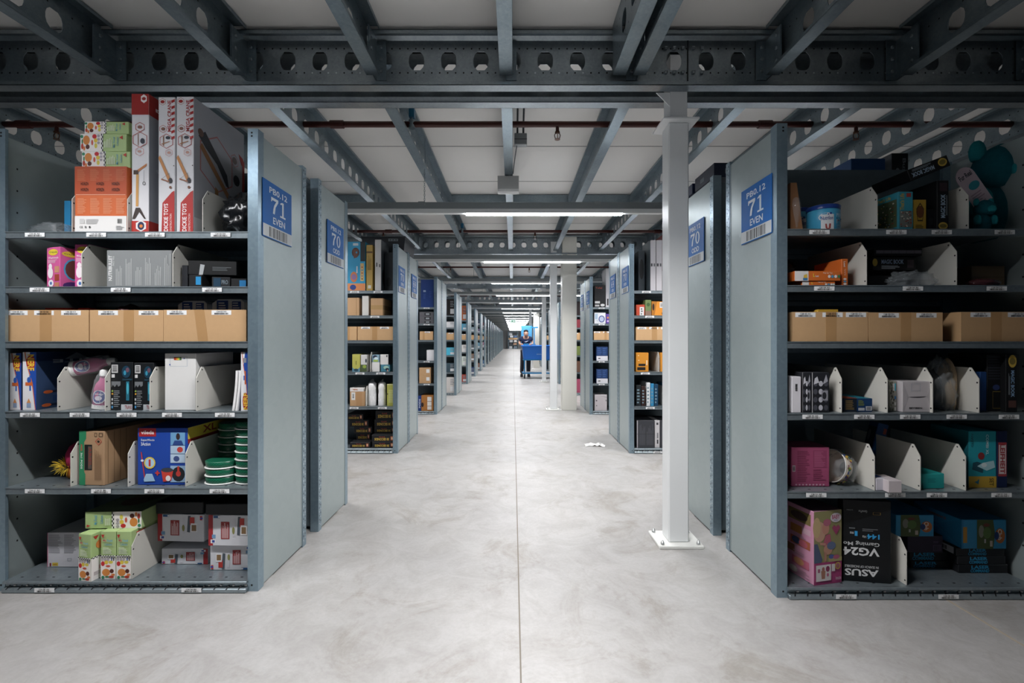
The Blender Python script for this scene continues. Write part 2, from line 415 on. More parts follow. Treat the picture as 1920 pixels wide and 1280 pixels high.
ZJ0 = 2.735
def joist_mesh(L, sgn, holes=True):
    """C joist along +y from 0, its open side facing sgn"""
    m = MB(); x0 = -sgn*.037; P = lambda s, z, t: (x0+sgn*t, s, z)
    if holes: s0, n = web(m, L, ZJ0+.004, ZC-.006, .19, .09, .105, P, ZN, zc=2.865)
    else: m.box(min(x0, x0+sgn*.003), max(x0, x0+sgn*.003), 0, L, ZJ0, ZC-.002, ZN)
    for z in (ZJ0, ZC-.004): m.box(-.037, .037, 0, L, z, z+.003, ZN)
    e = sgn*.037
    m.box(min(e, e-sgn*.003), max(e, e-sgn*.003), 0, L, ZJ0, ZJ0+.018, ZN); m.box(min(e, e-sgn*.003), max(e, e-sgn*.003), 0, L, ZC-.022, ZC-.002, ZN)
    if holes:
        for i in range(int(L/.19)):
            for z in (2.79, 2.94): dots(m, [(s0+i*.19, z), (s0+i*.19+.06, z)], P, .005, HOLE, .0036); dots(m, [(s0+i*.19, z), (s0+i*.19+.06, z)], P, .005, HOLE, -.0006)
    return m
jm = {(s, h): joist_mesh(4.9, s, h).mesh('floor_joist') for s in (-1, 1) for h in (True, False)}
bays = [(YB[0]-.135-4.9, True)]+[(YB[k]+.14, k < 3) for k in range(len(YB)-1)]
for bi, (y, h) in enumerate(bays):
    xs = list(XJ)+([.61] if bi == 0 else [])
    for x in xs:
        if bi > 3 and abs(x) > 3: continue
        s = 1 if x < .1 else -1
        if x == .61: s = 1
        o = bpy.data.objects.new('beam_joist', jm[s, h]); COL.objects.link(o); o.location = (x, y, 0); struct(o)
    for x in (XJ if bi == 0 else []):                   # angle cleats that bolt the near joists to the beam
        s = 1 if x < .1 else -1
        m = MB(); m.box(min(x, x+s*.06), max(x, x+s*.06), YB[0]-.075, YB[0]-.07, 2.74, 2.97, ZN); m.box(x-.004, x+.004, YB[0]-.22, YB[0]-.07, 2.74, 2.97, ZN)
        for z in (2.79, 2.86, 2.93): m.box(x+s*.03-.008, x+s*.03+.008, YB[0]-.086, YB[0]-.074, z-.008, z+.008, ZNB, .003); m.box(x-.012, x+.012, YB[0]-.19, YB[0]-.174, z-.008, z+.008, ZNB, .003)
        struct(m.build('beam_cleat'))
for a, b in ((1, 2), (2, 3), (3, 4), (5, 6), (6, 7), (7, 8), (8, 9)):
    m = MB(); m.box(XJ[a]+.04, XJ[b]-.04, 5.66, 5.7, 2.925, ZC-.004, ZN); struct(m.build('beam_bridging'))
# ---------------------------------------------------------------- racks
W, D, H = 1.272, .51, 2.236
SZ = [.0517, .5005, .869, 1.2072, 1.473, 1.7385]
def post_mesh(front, sx):
    """sx = +1: post at the +x end of the unit; origin at the unit's front bottom centre"""
    m = MB(); xo = sx*W/2
    if front:
        a, b = sorted((xo, xo-sx*.05)); m.box(a, b, 0, .004, 0, H, POST)
        a, b = sorted((xo, xo-sx*.003)); m.box(a, b, .004, .05, 0, H, POST)
        a, b = sorted((xo-sx*.05, xo-sx*.047)); m.box(a, b, .004, .014, 0, H, POST)
        for z in (.03, 2.2, H-.02): m.box(xo-sx*.03-.004, xo-sx*.03+.004, -.0008, 0, z-.004, z+.004, HOLE)
        z = .2
        while z < 2.15:
            x = xo-sx*.0066; m.add([(x,.09,z),(x,.097,z),(x,.097,z+.009),(x,.09,z+.009)], [(0,1,2,3)], HOLE); z += .11
    else:
        a, b = sorted((xo+sx*.001, xo-sx*.05)); m.box(a, b, D-.045, D, 0, H, POST)
        x = xo+sx*.0016; z = .03; i = 0
        while z < H-.02:
            m.add([(x,D-.036,z),(x,D-.03,z),(x,D-.03,z+.011),(x,D-.036,z+.011)], [(0,1,2,3)], HOLE if i % 2 else HOLEW)
            m.add([(x,D-.018,z+.012),(x,D-.012,z+.012),(x,D-.012,z+.02),(x,D-.018,z+.02)], [(0,1,2,3)], HOLE if i % 3 else HOLEW)
            z += .025; i += 1
    return m.mesh('post')
def panel_mesh(sx):
    m = MB(); a, b = sorted((sx*(W/2-.003), sx*(W/2-.006))); m.box(a, b, .05, D-.04, .012, H-.02, PANEL)
    a, b = sorted((sx*(W/2-.001), sx*(W/2-.006)))
    for y in (.052, D-.052): m.box(a, b, y-.003, y+.003, .012, H-.02, PANEL)
    return m.mesh('side_panel')
def shelf_mesh():
    m = MB(); x0, x1 = -W/2+.047, W/2-.047
    m.box(x0, x1, .006, D-.03, -.002, 0, SHELF); m.box(x0, x1, .002, .006, -.03, 0, SHELF); m.box(x0, x1, .0, .018, -.032, -.029, SHELF)
    m.box(x0, x1, -.001, .003, -.0045, .0, SHELF)
    m.box(x0, x1, D-.034, D-.03, -.03, 0, SHELF)
    for i in range(15): x = x0+.05+i*(x1-x0-.1)/14; m.box(x-.006, x+.006, .03, .036, 0, .0006, HOLE)
    return m.mesh('shelf')
def base_mesh():
    m = MB(); x0, x1 = -W/2+.049, W/2-.049
    m.tube([(x0, -.006, .046), (x1, -.006, .046)], .0075, SHELF, 8)
    m.box(x0, x1, .004, .01, .0, .04, mat('#39454b', .5, .5)); m.box(x0, x1, -.02, .004, .0, .022, SHELF, .004)
    for i in range(20):
        x = x0+.03+i*(x1-x0-.06)/19; m.add([(x-.008,-.0205,.018),(x-.002,-.0205,.018),(x+.006,-.006,.0345),(x,-.006,.0345)], [(0,1,2,3)], HOLE); m.box(x+.014, x+.024, -.004, .003, .026, .034, WHITE, .002)
    return m.mesh('base_rail')
def back_mesh():
    m = MB(); m.box(-W/2+.05, W/2-.05, D-.026, D-.022, .03, H-.04, BACK)
    for z in (.5, .87, 1.2, 1.47, 1.74): m.box(-W/2+.05, W/2-.05, D-.03, D-.026, z-.06, z-.035, SHELF)
    return m.mesh('back_panel')
ME = {'pf+': post_mesh(True, 1), 'pf-': post_mesh(True, -1), 'pb+': post_mesh(False, 1), 'pb-': post_mesh(False, -1),
      's+': panel_mesh(1), 's-': panel_mesh(-1), 'sh': shelf_mesh(), 'ba': base_mesh(), 'bk': back_mesh()}
def child(name, me, parent, loc=(0,0,0)):
    o = bpy.data.objects.new(name, me); COL.objects.link(o); o.parent = parent; o.location = loc; return o
XL, XR = -1.233, 1.243                                   # the rack faces either side of the main aisle
RACKS = {}
def rack(side, row, unit):
    """side L/R, row number, unit A faces the viewer, unit B backs on to it"""
    y = YROW[row]
    if row == 1 and side == 'R': y = 2.145
    gap = .17 if row == 1 else .02
    cx = XL-W/2 if side == 'L' else XR+W/2
    word = {'L': 'left', 'R': 'right'}[side]
    what = 'shelving rack with its open front facing forward' if unit == 'A' else 'shelving rack seen from its plain end'
    lab = f'grey {what}, {ORD[row]} row on the {word}'
    if row == 1 and unit == 'A': lab = f'large grey steel rack full of boxed goods, nearest on the {word}'
    if unit == 'A': t = thing('shelving_rack', lab, 'rack', (cx, y, 0), 0, f'shelving racks on the {word}')
    else: t = thing('shelving_rack', lab, 'rack', (cx, y+2*D+gap, 0), math.pi, f'shelving racks on the {word}')
    for k, nm in (('pf+', 'post'), ('pf-', 'post'), ('pb+', 'post'), ('pb-', 'post'), ('s+', 'side_panel'), ('s-', 'side_panel'), ('bk', 'back_panel'), ('ba', 'base_rail')): child(nm, ME[k], t)
    sh = [child('shelf', ME['sh'], t, (0, 0, z)) for z in SZ]
    RACKS[side, row, unit] = (t, sh, y, cx)
for row in range(1, NROW+1):
    for side in 'LR':
        for u in 'AB': rack(side, row, u)
# the rack that closes the far end of the aisle
t = thing('shelving_rack', 'distant shelving rack closing the far end of the aisle', 'rack', (0, YE, 0), 0)
for k, nm in (('pf+', 'post'), ('pf-', 'post'), ('pb+', 'post'), ('pb-', 'post'), ('s+', 'side_panel'), ('s-', 'side_panel'), ('bk', 'back_panel'), ('ba', 'base_rail')): child(nm, ME[k], t)
for z in SZ: child('shelf', ME['sh'], t, (0, 0, z))
END_RACK = t

def shelf_label(side, row, si, px, code, y0=None):
    t, sh, y, cx = RACKS[side, row, 'A']
    X = PX(px, y); m = MB(); w, h = .095, .02
    zc = -.016 if si else -.034; yo = -.0015 if si else -.022
    m.box(-w/2, w/2, -.001, 0, -h/2, h/2, STICK); fm = facemap(-w/2, w/2, -.001, 0, -h/2, h/2, 'F')
    m.printon(fm, [('t', code, .24, .52, .76, .9, '#2a2d30'), ('b', .14, .1, .86, .45)])
    o = m.build('price_label', sh[si], (X-cx, yo, zc))
def aisle_sign(side, row, unit, num, word):
    t, sh, y, cx = RACKS[side, row, unit]
    gap = .17 if row == 1 else .02
    y0 = y+.035 if unit == 'A' else y+D+gap+.13
    w, h, z0 = .29, .287, 1.728
    m = MB(); s = 1 if side == 'L' else -1; xf = XL if side == 'L' else XR
    lab = f'blue aisle sign 71 EVEN with a barcode, on the nearest {"left" if side == "L" else "right"} rack' if num == '71' else \
          f'blue aisle sign {num} {word} on the {ORD[row]} rack row, {"left" if side == "L" else "right"} side'
    m.box(min(0, s*.004), max(0, s*.004), -w/2, w/2, 0, h, mat('#0068c4', .5, 0, .02, 14, .25), .001)
    fm = facemap(-.004, .004, -w/2, w/2, 0, h, 'R' if s > 0 else 'L')
    m.printon(fm, [('r', 0, .015, 1, .225, '#c9cfd2'), ('b', .2, .03, .82, .205), ('t', 'PB0.12', .2, .80, .82, .91, '#d5e6f2', 0, .02),
                   ('n', num, .24, .46, .80, .745, '#d9e9f4'), ('t', word, .32, .28, .74, .40, '#d5e6f2', 0, .02)])
    tag(m.build('aisle_sign', None, (xf+s*.0005, y0+w/2, z0)), lab, 'sign', 'blue aisle signs')
for a in (('L',1,'A','71','EVEN'), ('L',1,'B','70','ODD'), ('L',2,'A','70','EVEN'), ('L',2,'B','69','ODD'),
          ('R',1,'A','71','EVEN'), ('R',1,'B','70','ODD'), ('R',2,'A','70','EVEN'), ('R',2,'B','69','ODD'), ('R',3,'A','69','EVEN'), ('R',3,'B','68','ODD')): aisle_sign(*a)
for si, l in {5: (66,181,291,414), 4: (75,227,398), 2: (57,150,238,323,422), 1: (66,190,290,412), 0: (92,365)}.items():
    for j, p in enumerate(l): shelf_label('L', 1, si, p, '134 0%d %s0' % (si, 'ABCDE'[j]))
for si, l in {5: (1536,1680,1765,1883), 4: (1545,1711,1868), 2: (1523,1620,1706,1793,1891), 1: (1530,1678,1756,1877), 0: (1580,1770)}.items():
    for j, p in enumerate(l): shelf_label('R', 1, si, p, '128 0%d %s0' % (si, 'ABCDE'[j]))
for si, l in {5: (665,709), 4: (703,), 2: (675,714), 1: (664,717)}.items():
    for j, p in enumerate(l): shelf_label('L', 2, si, p, '132 0%d %s0' % (si, 'ABCDE'[j]))
for si, l in {5: (1212,), 4: (1218,), 2: (1210,), 1: (1219,), 0: (1232,)}.items():
    for j, p in enumerate(l): shelf_label('R', 2, si, p, '126 0%d %s0' % (si, 'ABCDE'[j]))
for side, p in (('L', 800), ('R', 1128)):
    for si in (1, 2, 4, 5): shelf_label(side, 3, si, p, '130 0%d A0' % si)
# ---------------------------------------------------------------- columns, pipes, fittings
def steel_column(x, y, label):
    t = thing('steel_column', label, 'column', (x, y, 0), 0, 'steel columns beside the aisle', 'thing')
    m = MB(); m.box(-.06, .06, -.06, .06, .018, 2.5, COLW, .006); m.build('shaft', t)
    m = MB(); m.box(-.13, .13, -.11, .11, 0, .018, mat('#e3e4df', .4), .003); b = m.build('base_plate', t)
    for sx in (-1, 1):
        for sy in (-1, 1):
            n = MB(); n.lathe([(.011, 0), (.011, .012), (.007, .013), (.006, .022), (0, .024)], mat('#b9bcbc', .3, .7), 8, c=(sx*.105, sy*.085, .018)); n.build('anchor_bolt', b)
    m = MB(); m.box(-.105, .105, -.105, .105, 2.5, 2.512, COLW, .002); m.build('cap_plate', t)
    m = MB(); m.box(-.05, .05, -.058, .058, 2.512, 2.9, COLW)
    m.prism([(-.05, 2.68), (-.13, 2.68), (-.05, 2.6)], 'y', -.05, -.044, COLW); m.build('head_bracket', t)
    return t
steel_column(.98, 2.75, 'white square steel column with a bolted base plate, nearest the camera')
steel_column(.70, 7.9, 'slim pale steel column in front of the cream pillar')
steel_column(.89, 13.1, 'slim pale steel column just in front of the blue cart')
steel_column(.70, 18.4, 'distant slim steel column behind the blue cart')
for (x, y, lab) in ((.97, 7.82, 'broad cream square pillar rising beside the right hand racks'), (1.0, 19.4, 'distant broad cream pillar behind the blue cart and its pusher')):
    m = MB(); m.box(-.125, .125, 0, .25, 0, 2.99, CREAM, .004); tag(m.build('cream_pillar', None, (x, y, 0)), lab, 'pillar', None, 'thing')
for i, y in enumerate((3.49, 6.95, 10.4, 13.9, 17.3)):
    m = MB(); r = .0225 if i < 2 else .02; t = thing('sprinkler_pipe', f'dark red sprinkler pipe under the ceiling, {ORD[i+1]} from the camera', 'pipe', (0, y, 2.865), 0, 'sprinkler pipes')
    m.tube([(-5, 0, 0), (5, 0, 0)], r, PIPE, 10)
    for x in (-3.75, -1.35, 1.93) if i == 0 else ((-1.9, 2.2) if i == 1 else ()): m.tube([(x-.05,0,0),(x+.05,0,0)], r*1.35, PIPE, 10)
    m.build('pipe', t)
    xs = {0: (.34, 2.63, -3.5), 1: (.335, -1.98), 2: (.37, -1.43)}.get(i, (.4,))
    for x in xs:
        n = MB(); n.tube([(x,0,-.01),(x,0,-.055)], .013, PIPE, 8)
        n.lathe([(.018,-.055),(.02,-.066),(.012,-.07)], mat('#5b3a28', .35, .6), 8, c=(x,0,0))
        n.tube([(x-.014,0,-.066),(x-.022,0,-.085),(x-.016,0,-.108),(x,0,-.112)], .0035, mat('#5b3a28', .35, .6), 6); n.tube([(x+.014,0,-.066),(x+.022,0,-.085),(x+.016,0,-.108),(x,0,-.112)], .0035, mat('#5b3a28', .35, .6), 6)
        n.lathe([(.004,-.07),(.005,-.09),(.004,-.108)], mat('#c8b7a0', .2), 6, c=(x,0,0)); n.lathe([(.02,-.112),(.022,-.116)], mat('#5b3a28', .35, .6), 10, c=(x,0,0))
        n.build('sprinkler_head', t)
    if i < 2:
        n = MB(); x = -.775; n.box(x-.02, x+.02, -.02, .02, .05, .12, mat('#1f6d96', .4)); n.tube([(x,0,.14),(x,0,.02)], .006, ZN, 6); n.tube([(x, -.0, -.03), (x, 0, .03)], .027, ZN, 8); n.build('pipe_hanger', t)
# emergency light under the centre joist
t = thing('emergency_light', 'light grey boxed emergency light fixed under the centre joist', 'light', (-.045, 4.26, 2.58))
m = MB(); prof = [(-.05,.15),(-.05,.03),(-.04,.01),(-.02,0),(.02,0),(.04,.01),(.05,.03),(.05,.15)]
m.prism([(a, b) for a, b in prof], 'x', -.098, .098, mat('#c4c6c5', .45)); m.build('housing', t)
m = MB(); m.box(-.035, .035, -.03, .03, .15, .155, ZN); m.build('mount', t)
# junction box and cables
t = thing('junction_box', 'small grey junction box with two cables beside the centre joist', 'junction box', (.06, 3.63, 2.76))
m = MB(); m.box(-.05, .05, -.03, .03, 0, .09, mat('#8e9496', .45), .004); m.box(-.05, .05, -.031, -.03, .04, .044, INK); m.build('housing', t)
for x in (-.025, .022):
    m = MB(); m.tube([(x,0,.09),(x,0,.12),(x,-.02,.15),(x,-.3,.235),(x,-.8,.235)], .008, mat('#40484d', .5), 6); m.build('cable', t)
m = MB(); m.tube([(-.03,0,0),(-.035,.05,-.01),(-.05,.35,.0),(-.06,.55,-.02)], .004, mat('#40484d', .5), 6); m.build('cable', t)
# scrap of paper
m = MB(); rg = random.Random(4); n = 9; vs = []; fs = []
for i in range(n):
    for j in range(5): vs.append((-.11+.22*i/(n-1)+rg.uniform(-.008,.008), -.06+.12*j/4+rg.uniform(-.01,.01)+.03*math.sin(i*.5), .004+.035*abs(noise.noise((i*.6, j*.7, 2)))))
for i in range(n-1):
    for j in range(4): fs.append((i*5+j, (i+1)*5+j, (i+1)*5+j+1, i*5+j+1))
m.add(vs, fs, mat('#e6e6e3', .6)); o = m.build('crumpled_paper', None, (.93, 5.22, 0)); tag(o, 'crumpled white paper scrap lying on the concrete floor', 'paper')
sm = o.modifiers.new('thickness', 'SOLIDIFY'); sm.thickness = .001
# ---------------------------------------------------------------- builders for goods
def bx(name, label, cat, px0, px1, pyt, si, yf, d, col, P=None, fc=None, z0=None, rz=0, rx=0, grp=None, b=.0018, raw=False, pivot=0.0):
    X0, X1 = PX(px0, yf), PX(px1, yf)
    if not raw and yf < 2.75:
        if X0 < 0: X0 = max(X0, XL-W+.011); X1 = min(X1, XL-.011)
        else: X0 = max(X0, XR+.011); X1 = min(X1, XR+W-.011)
    zb = (SZ[si] if z0 is None else z0)+.0008; z1 = PZ(pyt, yf)
    return bxm(name, label, cat, X0, X1, zb, z1, yf, d, col, P, fc, rz, rx, grp, b, pivot)
def bxm(name, label, cat, X0, X1, zb, z1, yf, d, col, P=None, fc=None, rz=0, rx=0, grp=None, b=.0018, pivot=0.0, parent=None, ry=0):
    w, h = X1-X0, z1-zb
    g = lambda c: c if not isinstance(c, str) else mat(c, .5, 0, .03)
    m = MB(); m.box(-w/2, w/2, 0, d, 0, h, g(col), min(b, w/4, h/4, d/4), {k: g(v) for k, v in (fc or {}).items()})
    for f, els in (P or {}).items(): m.printon(facemap(-w/2, w/2, 0, d, 0, h, f), els)
    cx = X0+w*(.5+pivot)
    if pivot: m.v = [(x-w*pivot, y, z) for x, y, z in m.v]
    o = m.build(name, parent, (cx, yf, zb)); o.rotation_euler = (rx, ry, rz)
    if label: tag(o, label, cat, grp)
    o['_top'] = z1
    return o
def top(o): return o['_top']
def divider(side, pxe, si, label, yf=None, h=.212, d=.43, grp='shelf dividers'):
    y0 = YROW[1] if side == 'L' else 2.145
    yf = y0+.012 if yf is None else yf
    X = PX(pxe, yf); X = min(X, XL-.02) if side == 'L' else max(X, XR+.02)
    m = MB(); m.prism([(0, 0), (d, 0), (d, h), (.036, h), (0, h-.052)], 'x', -.0015, .0015, DIV)
    s = 1 if side == 'L' else -1
    for (y, z) in ((.008, .02), (.008, h-.07), (.04, h-.014)): m.add([(s*.0018, y+.0042*math.cos(q), z+.0042*math.sin(q)) for q in [6.283*i/8 for i in range(8)]], [tuple(range(8))], HOLE)
    return tag(m.build('shelf_divider', None, (X, yf, SZ[si]+.0008)), label, 'divider', grp)
def lump(name, label, cat, c, dims, mt, seed=1, amp=.28, fr=2.2, sub=4, grp=None, parent=None, rot=(0,0,0), crease=True):
    bm = bmesh.new(); bmesh.ops.create_icosphere(bm, subdivisions=sub, radius=1.0)
    for v in bm.verts:
        p = v.co.copy(); q = p*fr+Vector((seed*7.3, seed*3.1, seed*1.7))
        n = noise.noise(q)
        if crease: n = n*.6+(abs(noise.noise(q*1.9))-.25)*.9+(abs(noise.noise(q*4.1))-.2)*.35
        if mt in (FILM, FILMD, BLACKBAG): r_ = noise.noise(q*1.4+Vector((3, 9, 1))); n += (1-min(1, abs(noise.noise(q*2.6))*5))*.55+(1-min(1, abs(r_)*4))*.5
        p *= 1+amp*n; p.z = max(p.z, -.72)
        v.co = Vector((p.x*dims[0]/2, p.y*dims[1]/2, p.z*dims[2]/1.72))
    lo = [min(v.co[i] for v in bm.verts) for i in range(3)]; hi = [max(v.co[i] for v in bm.verts) for i in range(3)]
    for v in bm.verts: v.co = Vector([((v.co[i]-lo[i])/(hi[i]-lo[i])-(.5 if i < 2 else 0))*dims[i] for i in range(3)])
    for f in bm.faces: f.smooth = True
    me = bpy.data.meshes.new(name); bm.to_mesh(me); bm.free(); me.materials.append(mt)
    o = bpy.data.objects.new(name, me); COL.objects.link(o); o.location = c; o.rotation_euler = rot
    if parent is not None: o.parent = parent
    if label: tag(o, label, cat, grp)
    return o
def carton(label, X0, X1, si, yf, py, d=.36, tape=.5, tilt=0, codes=(), grp='open brown cartons', z0=None, tapew=.07, lid=False):
    """open-topped brown carton: walls, floor, tape and stuck-on labels"""
    h = PZ(py, yf)-SZ[si]-.0008; w = X1-X0; t = .004
    root = thing('open_carton', label, 'box', ((X0+X1)/2, yf, SZ[si]+.0008), 0, grp)
    m = MB(); x0, x1 = -w/2, w/2
    m.box(x0, x1, 0, t, 0, h, CARD); m.box(x0, x1, d-t, d, 0, h, CARD); m.box(x0, x0+t, t, d-t, 0, h, CARD); m.box(x1-t, x1, t, d-t, 0, h, CARD); m.box(x0+t, x1-t, t, d-t, 0, t, CARDIN)
    if lid: m.box(x0+t, x1-t, t, d-t, h-t, h-.0005, CARD)
    m.build('carton_body', root)
    tx = x0+w*tape; n = MB(); n.prism([(tx-w*tapew-tilt, 0.0), (tx+w*tapew-tilt, 0.0), (tx+w*tapew, h), (tx-w*tapew, h)], 'y', -.0007, -.0001, TAPE); n.build('packing_tape', root)
    for u, code in codes:
        q = MB(); q.box(-.048, .048, -.0006, -.0001, -.011, .011, STICK); q.printon(facemap(-.048, .048, -.0006, 0, -.011, .011, 'F'), [('t', code, .25, .52, .75, .92, '#2a2d30'), ('b', .15, .1, .85, .45)])
        q.build('price_label', root, (x0+w*u, 0, h-.014))
    return root
def rnd(seed): return random.Random(seed)

# ---------------------------------------------------------------- nearest rack on the left
FOODC = ['#e0602a', '#e08a3a', '#c9222a', '#e8c22e', '#4a2318', '#2f8a4a', '#d9472e', '#b04020']
def foods(u0, v0, u1, v1, seed, n=14):
    rg = rnd(seed); U = lambda a: u0+(u1-u0)*a; V = lambda a: v0+(v1-v0)*a; sx, sy = u1-u0, v1-v0
    e = [('r', u0, v0, u1, v1, '#efe9e4'), ('e', U(.36), V(.3), .27*sx, .17*sy, '#dd8434'), ('e', U(.74), V(.36), .14*sx, .1*sy, '#5a2418'),
         ('e', U(.15), V(.7), .13*sx, .11*sy, '#d0222a'), ('e', U(.38), V(.76), .13*sx, .09*sy, '#e6c437'), ('e', U(.68), V(.77), .15*sx, .07*sy, '#dfcf45'),
         ('e', U(.5), V(.59), .16*sx, .05*sy, '#d8543e'), ('e', U(.45), V(.1), .15*sx, .035*sy, '#2e7d45'), ('e', U(.72), V(.1), .17*sx, .06*sy, '#c43a26'),
         ('e', U(.16), V(.08), .1*sx, .07*sy, '#2c8a60'), ('e', U(.84), V(.2), .13*sx, .05*sy, '#e27c33')]
    for i in range(3): e.append(('e', U(.12+.2*i), V(.91), .08*sx, .07*sy, '#a9a2a6'))
    e += [('r', U(.72), V(.84), U(.78), V(.99), '#23478f'), ('r', U(.86), V(.84), U(.92), V(.99), '#22262c')]
    return e
def checker(u0, v0, u1, v1, n, horiz=True):
    e = [('r', u0, v0, u1, v1, '#eeeeea')]
    for i in range(n):
        for j in (0, 1):
            if (i+j) % 2:
                if horiz: e.append(('r', u0+(u1-u0)*i/n, v0+(v1-v0)*j/2, u0+(u1-u0)*(i+1)/n, v0+(v1-v0)*(j+1)/2, '#1c1e20'))
                else: e.append(('r', u0+(u1-u0)*j/2, v0+(v1-v0)*i/n, u0+(u1-u0)*(j+1)/2, v0+(v1-v0)*(i+1)/n, '#1c1e20'))
    return e
GRN = '#a8c37f'
def food_up(s): return foods(0, 0, 1, .46, s)+checker(0, .46, 1, .5, 12)+[('p', [(.08,.94),(.3,.94),(.19,.86)], '#c2322b'), ('t', 'My', .2, .78, .42, .84, '#d95a6a'), ('t', 'Food', .48, .79, .82, .84, '#4aa3d8'), ('t', 'Collection', .3, .71, .8, .76, '#2f7fb0'), ('l', .2, .53, .82, .68, 5, '#dfe8cf')]
def food_side(flip=False):
    if not flip:  # pictures at the left, green at the right
        return [('r', .0, 0, .46, 1, '#efe9e4')]+[(e[0], .44*e[2], 1-e[1], .44*e[4], e[3], e[5]) if e[0] == 'e' else e for e in foods(0, 0, 1, 1, 1) if e[0] == 'e']+checker(.46, 0, .5, 1, 8, False)+[('p', [(.93,.9),(.93,.66),(.86,.78)], '#c2322b'), ('t', 'My Food', .72, .2, .77, .8, '#4a9cc8', 90), ('t', 'Collection', .8, .3, .84, .8, '#2f7fb0', 90), ('l', .52, .2, .7, .8, 6, '#dfe8cf', 1)]
    return [('r', .5, 0, 1, 1, '#efe9e4')]+[(e[0], 1-.46*e[2], e[1], .42*e[4], e[3], e[5]) for e in foods(0, 0, 1, 1, 1) if e[0] == 'e']+checker(.48, 0, .52, 1, 8, False)+[('p', [(.04,.1),(.04,.26),(.11,.18)], '#c2322b'), ('t', 'My Food', .17, .25, .24, .8, '#4a9cc8', 90), ('t', 'Collection', .28, .3, .33, .8, '#2f7fb0', 90), ('l', .36, .2, .46, .8, 5, '#dfe8cf', 1)]
y5 = 2.235
# top shelf
lump('plastic_bag', 'clear and black plastic bag slumped at the outer end of the top left shelf', 'bag', (PX(88, 2.32), 2.36, SZ[5]), (.25, .16, .085), FILMD, 3, .3)
lump('glossy_pouch', 'black glossy pouch lying behind the clear bag on the top left shelf', 'bag', (PX(112, 2.55), 2.56, SZ[5]), (.18, .16, .16), BLACKBAG, 5, .22)
bx('blue_tag', 'bright blue card tag sticking up beside the black pouch', 'card', 120, 132, 376, 5, 2.42, .02, '#2b9fe0')
divider('L', 135, 5, 'grey divider left of the orange carton on the top shelf', 2.213)
divider('L', 239, 5, 'grey divider between the orange carton and the tall crane boxes', 2.213)
ob = bx('orange_carton', 'orange and white printed carton under the stacked green food boxes', 'box', 140.5, 237.5, 312, 5, 2.214, .3, '#d9622a', {'F': [
    ('r', 0, 0, 1, .245, '#e4e2df'), ('r', 0, .56, 1, 1, '#c04a20'), ('r', .02, .565, .98, .575, '#e8a384')]+[('l', .05+.25*i, .28, .23+.25*i, .52, 12, '#e89468') for i in range(4)]+[('l', .05+.25*i, .78, .23+.25*i, .96, 10, '#cf6d44') for i in range(4)]
    +[('t', 'HORIZN', .12+.3*i, .62+.09*j, .27+.3*i, .67+.09*j, '#3a1c12') for i in range(3) for j in range(2)]+[('r', .1, .13, .19, .2, '#c9c8c6'), ('l', .22, .12, .5, .2, 5, '#c8c8c8'), ('t', 'CE', .1, .06, .16, .09, '#555555'), ('r', .2, .06, .23, .09, '#777777'), ('r', .28, .06, .31, .09, '#444444'), ('b', .83, .13, .92, .2), ('l', .8, .03, .96, .1, 4, '#b5b5b5')]})
z = top(ob)
for i, (a, b_, t_, n) in enumerate(((154, 244, 284, 'lowest'), (151, 237, 251, 'middle'), (159, 241, 228, 'topmost'))):
    o = bx('food_toy_box', f'green and white toy food box lying on the orange carton, {n} of three', 'box', a, b_, t_, 5, 2.235, .34, GRN, {'F': food_side()}, z0=z, grp='toy food boxes'); z = top(o)
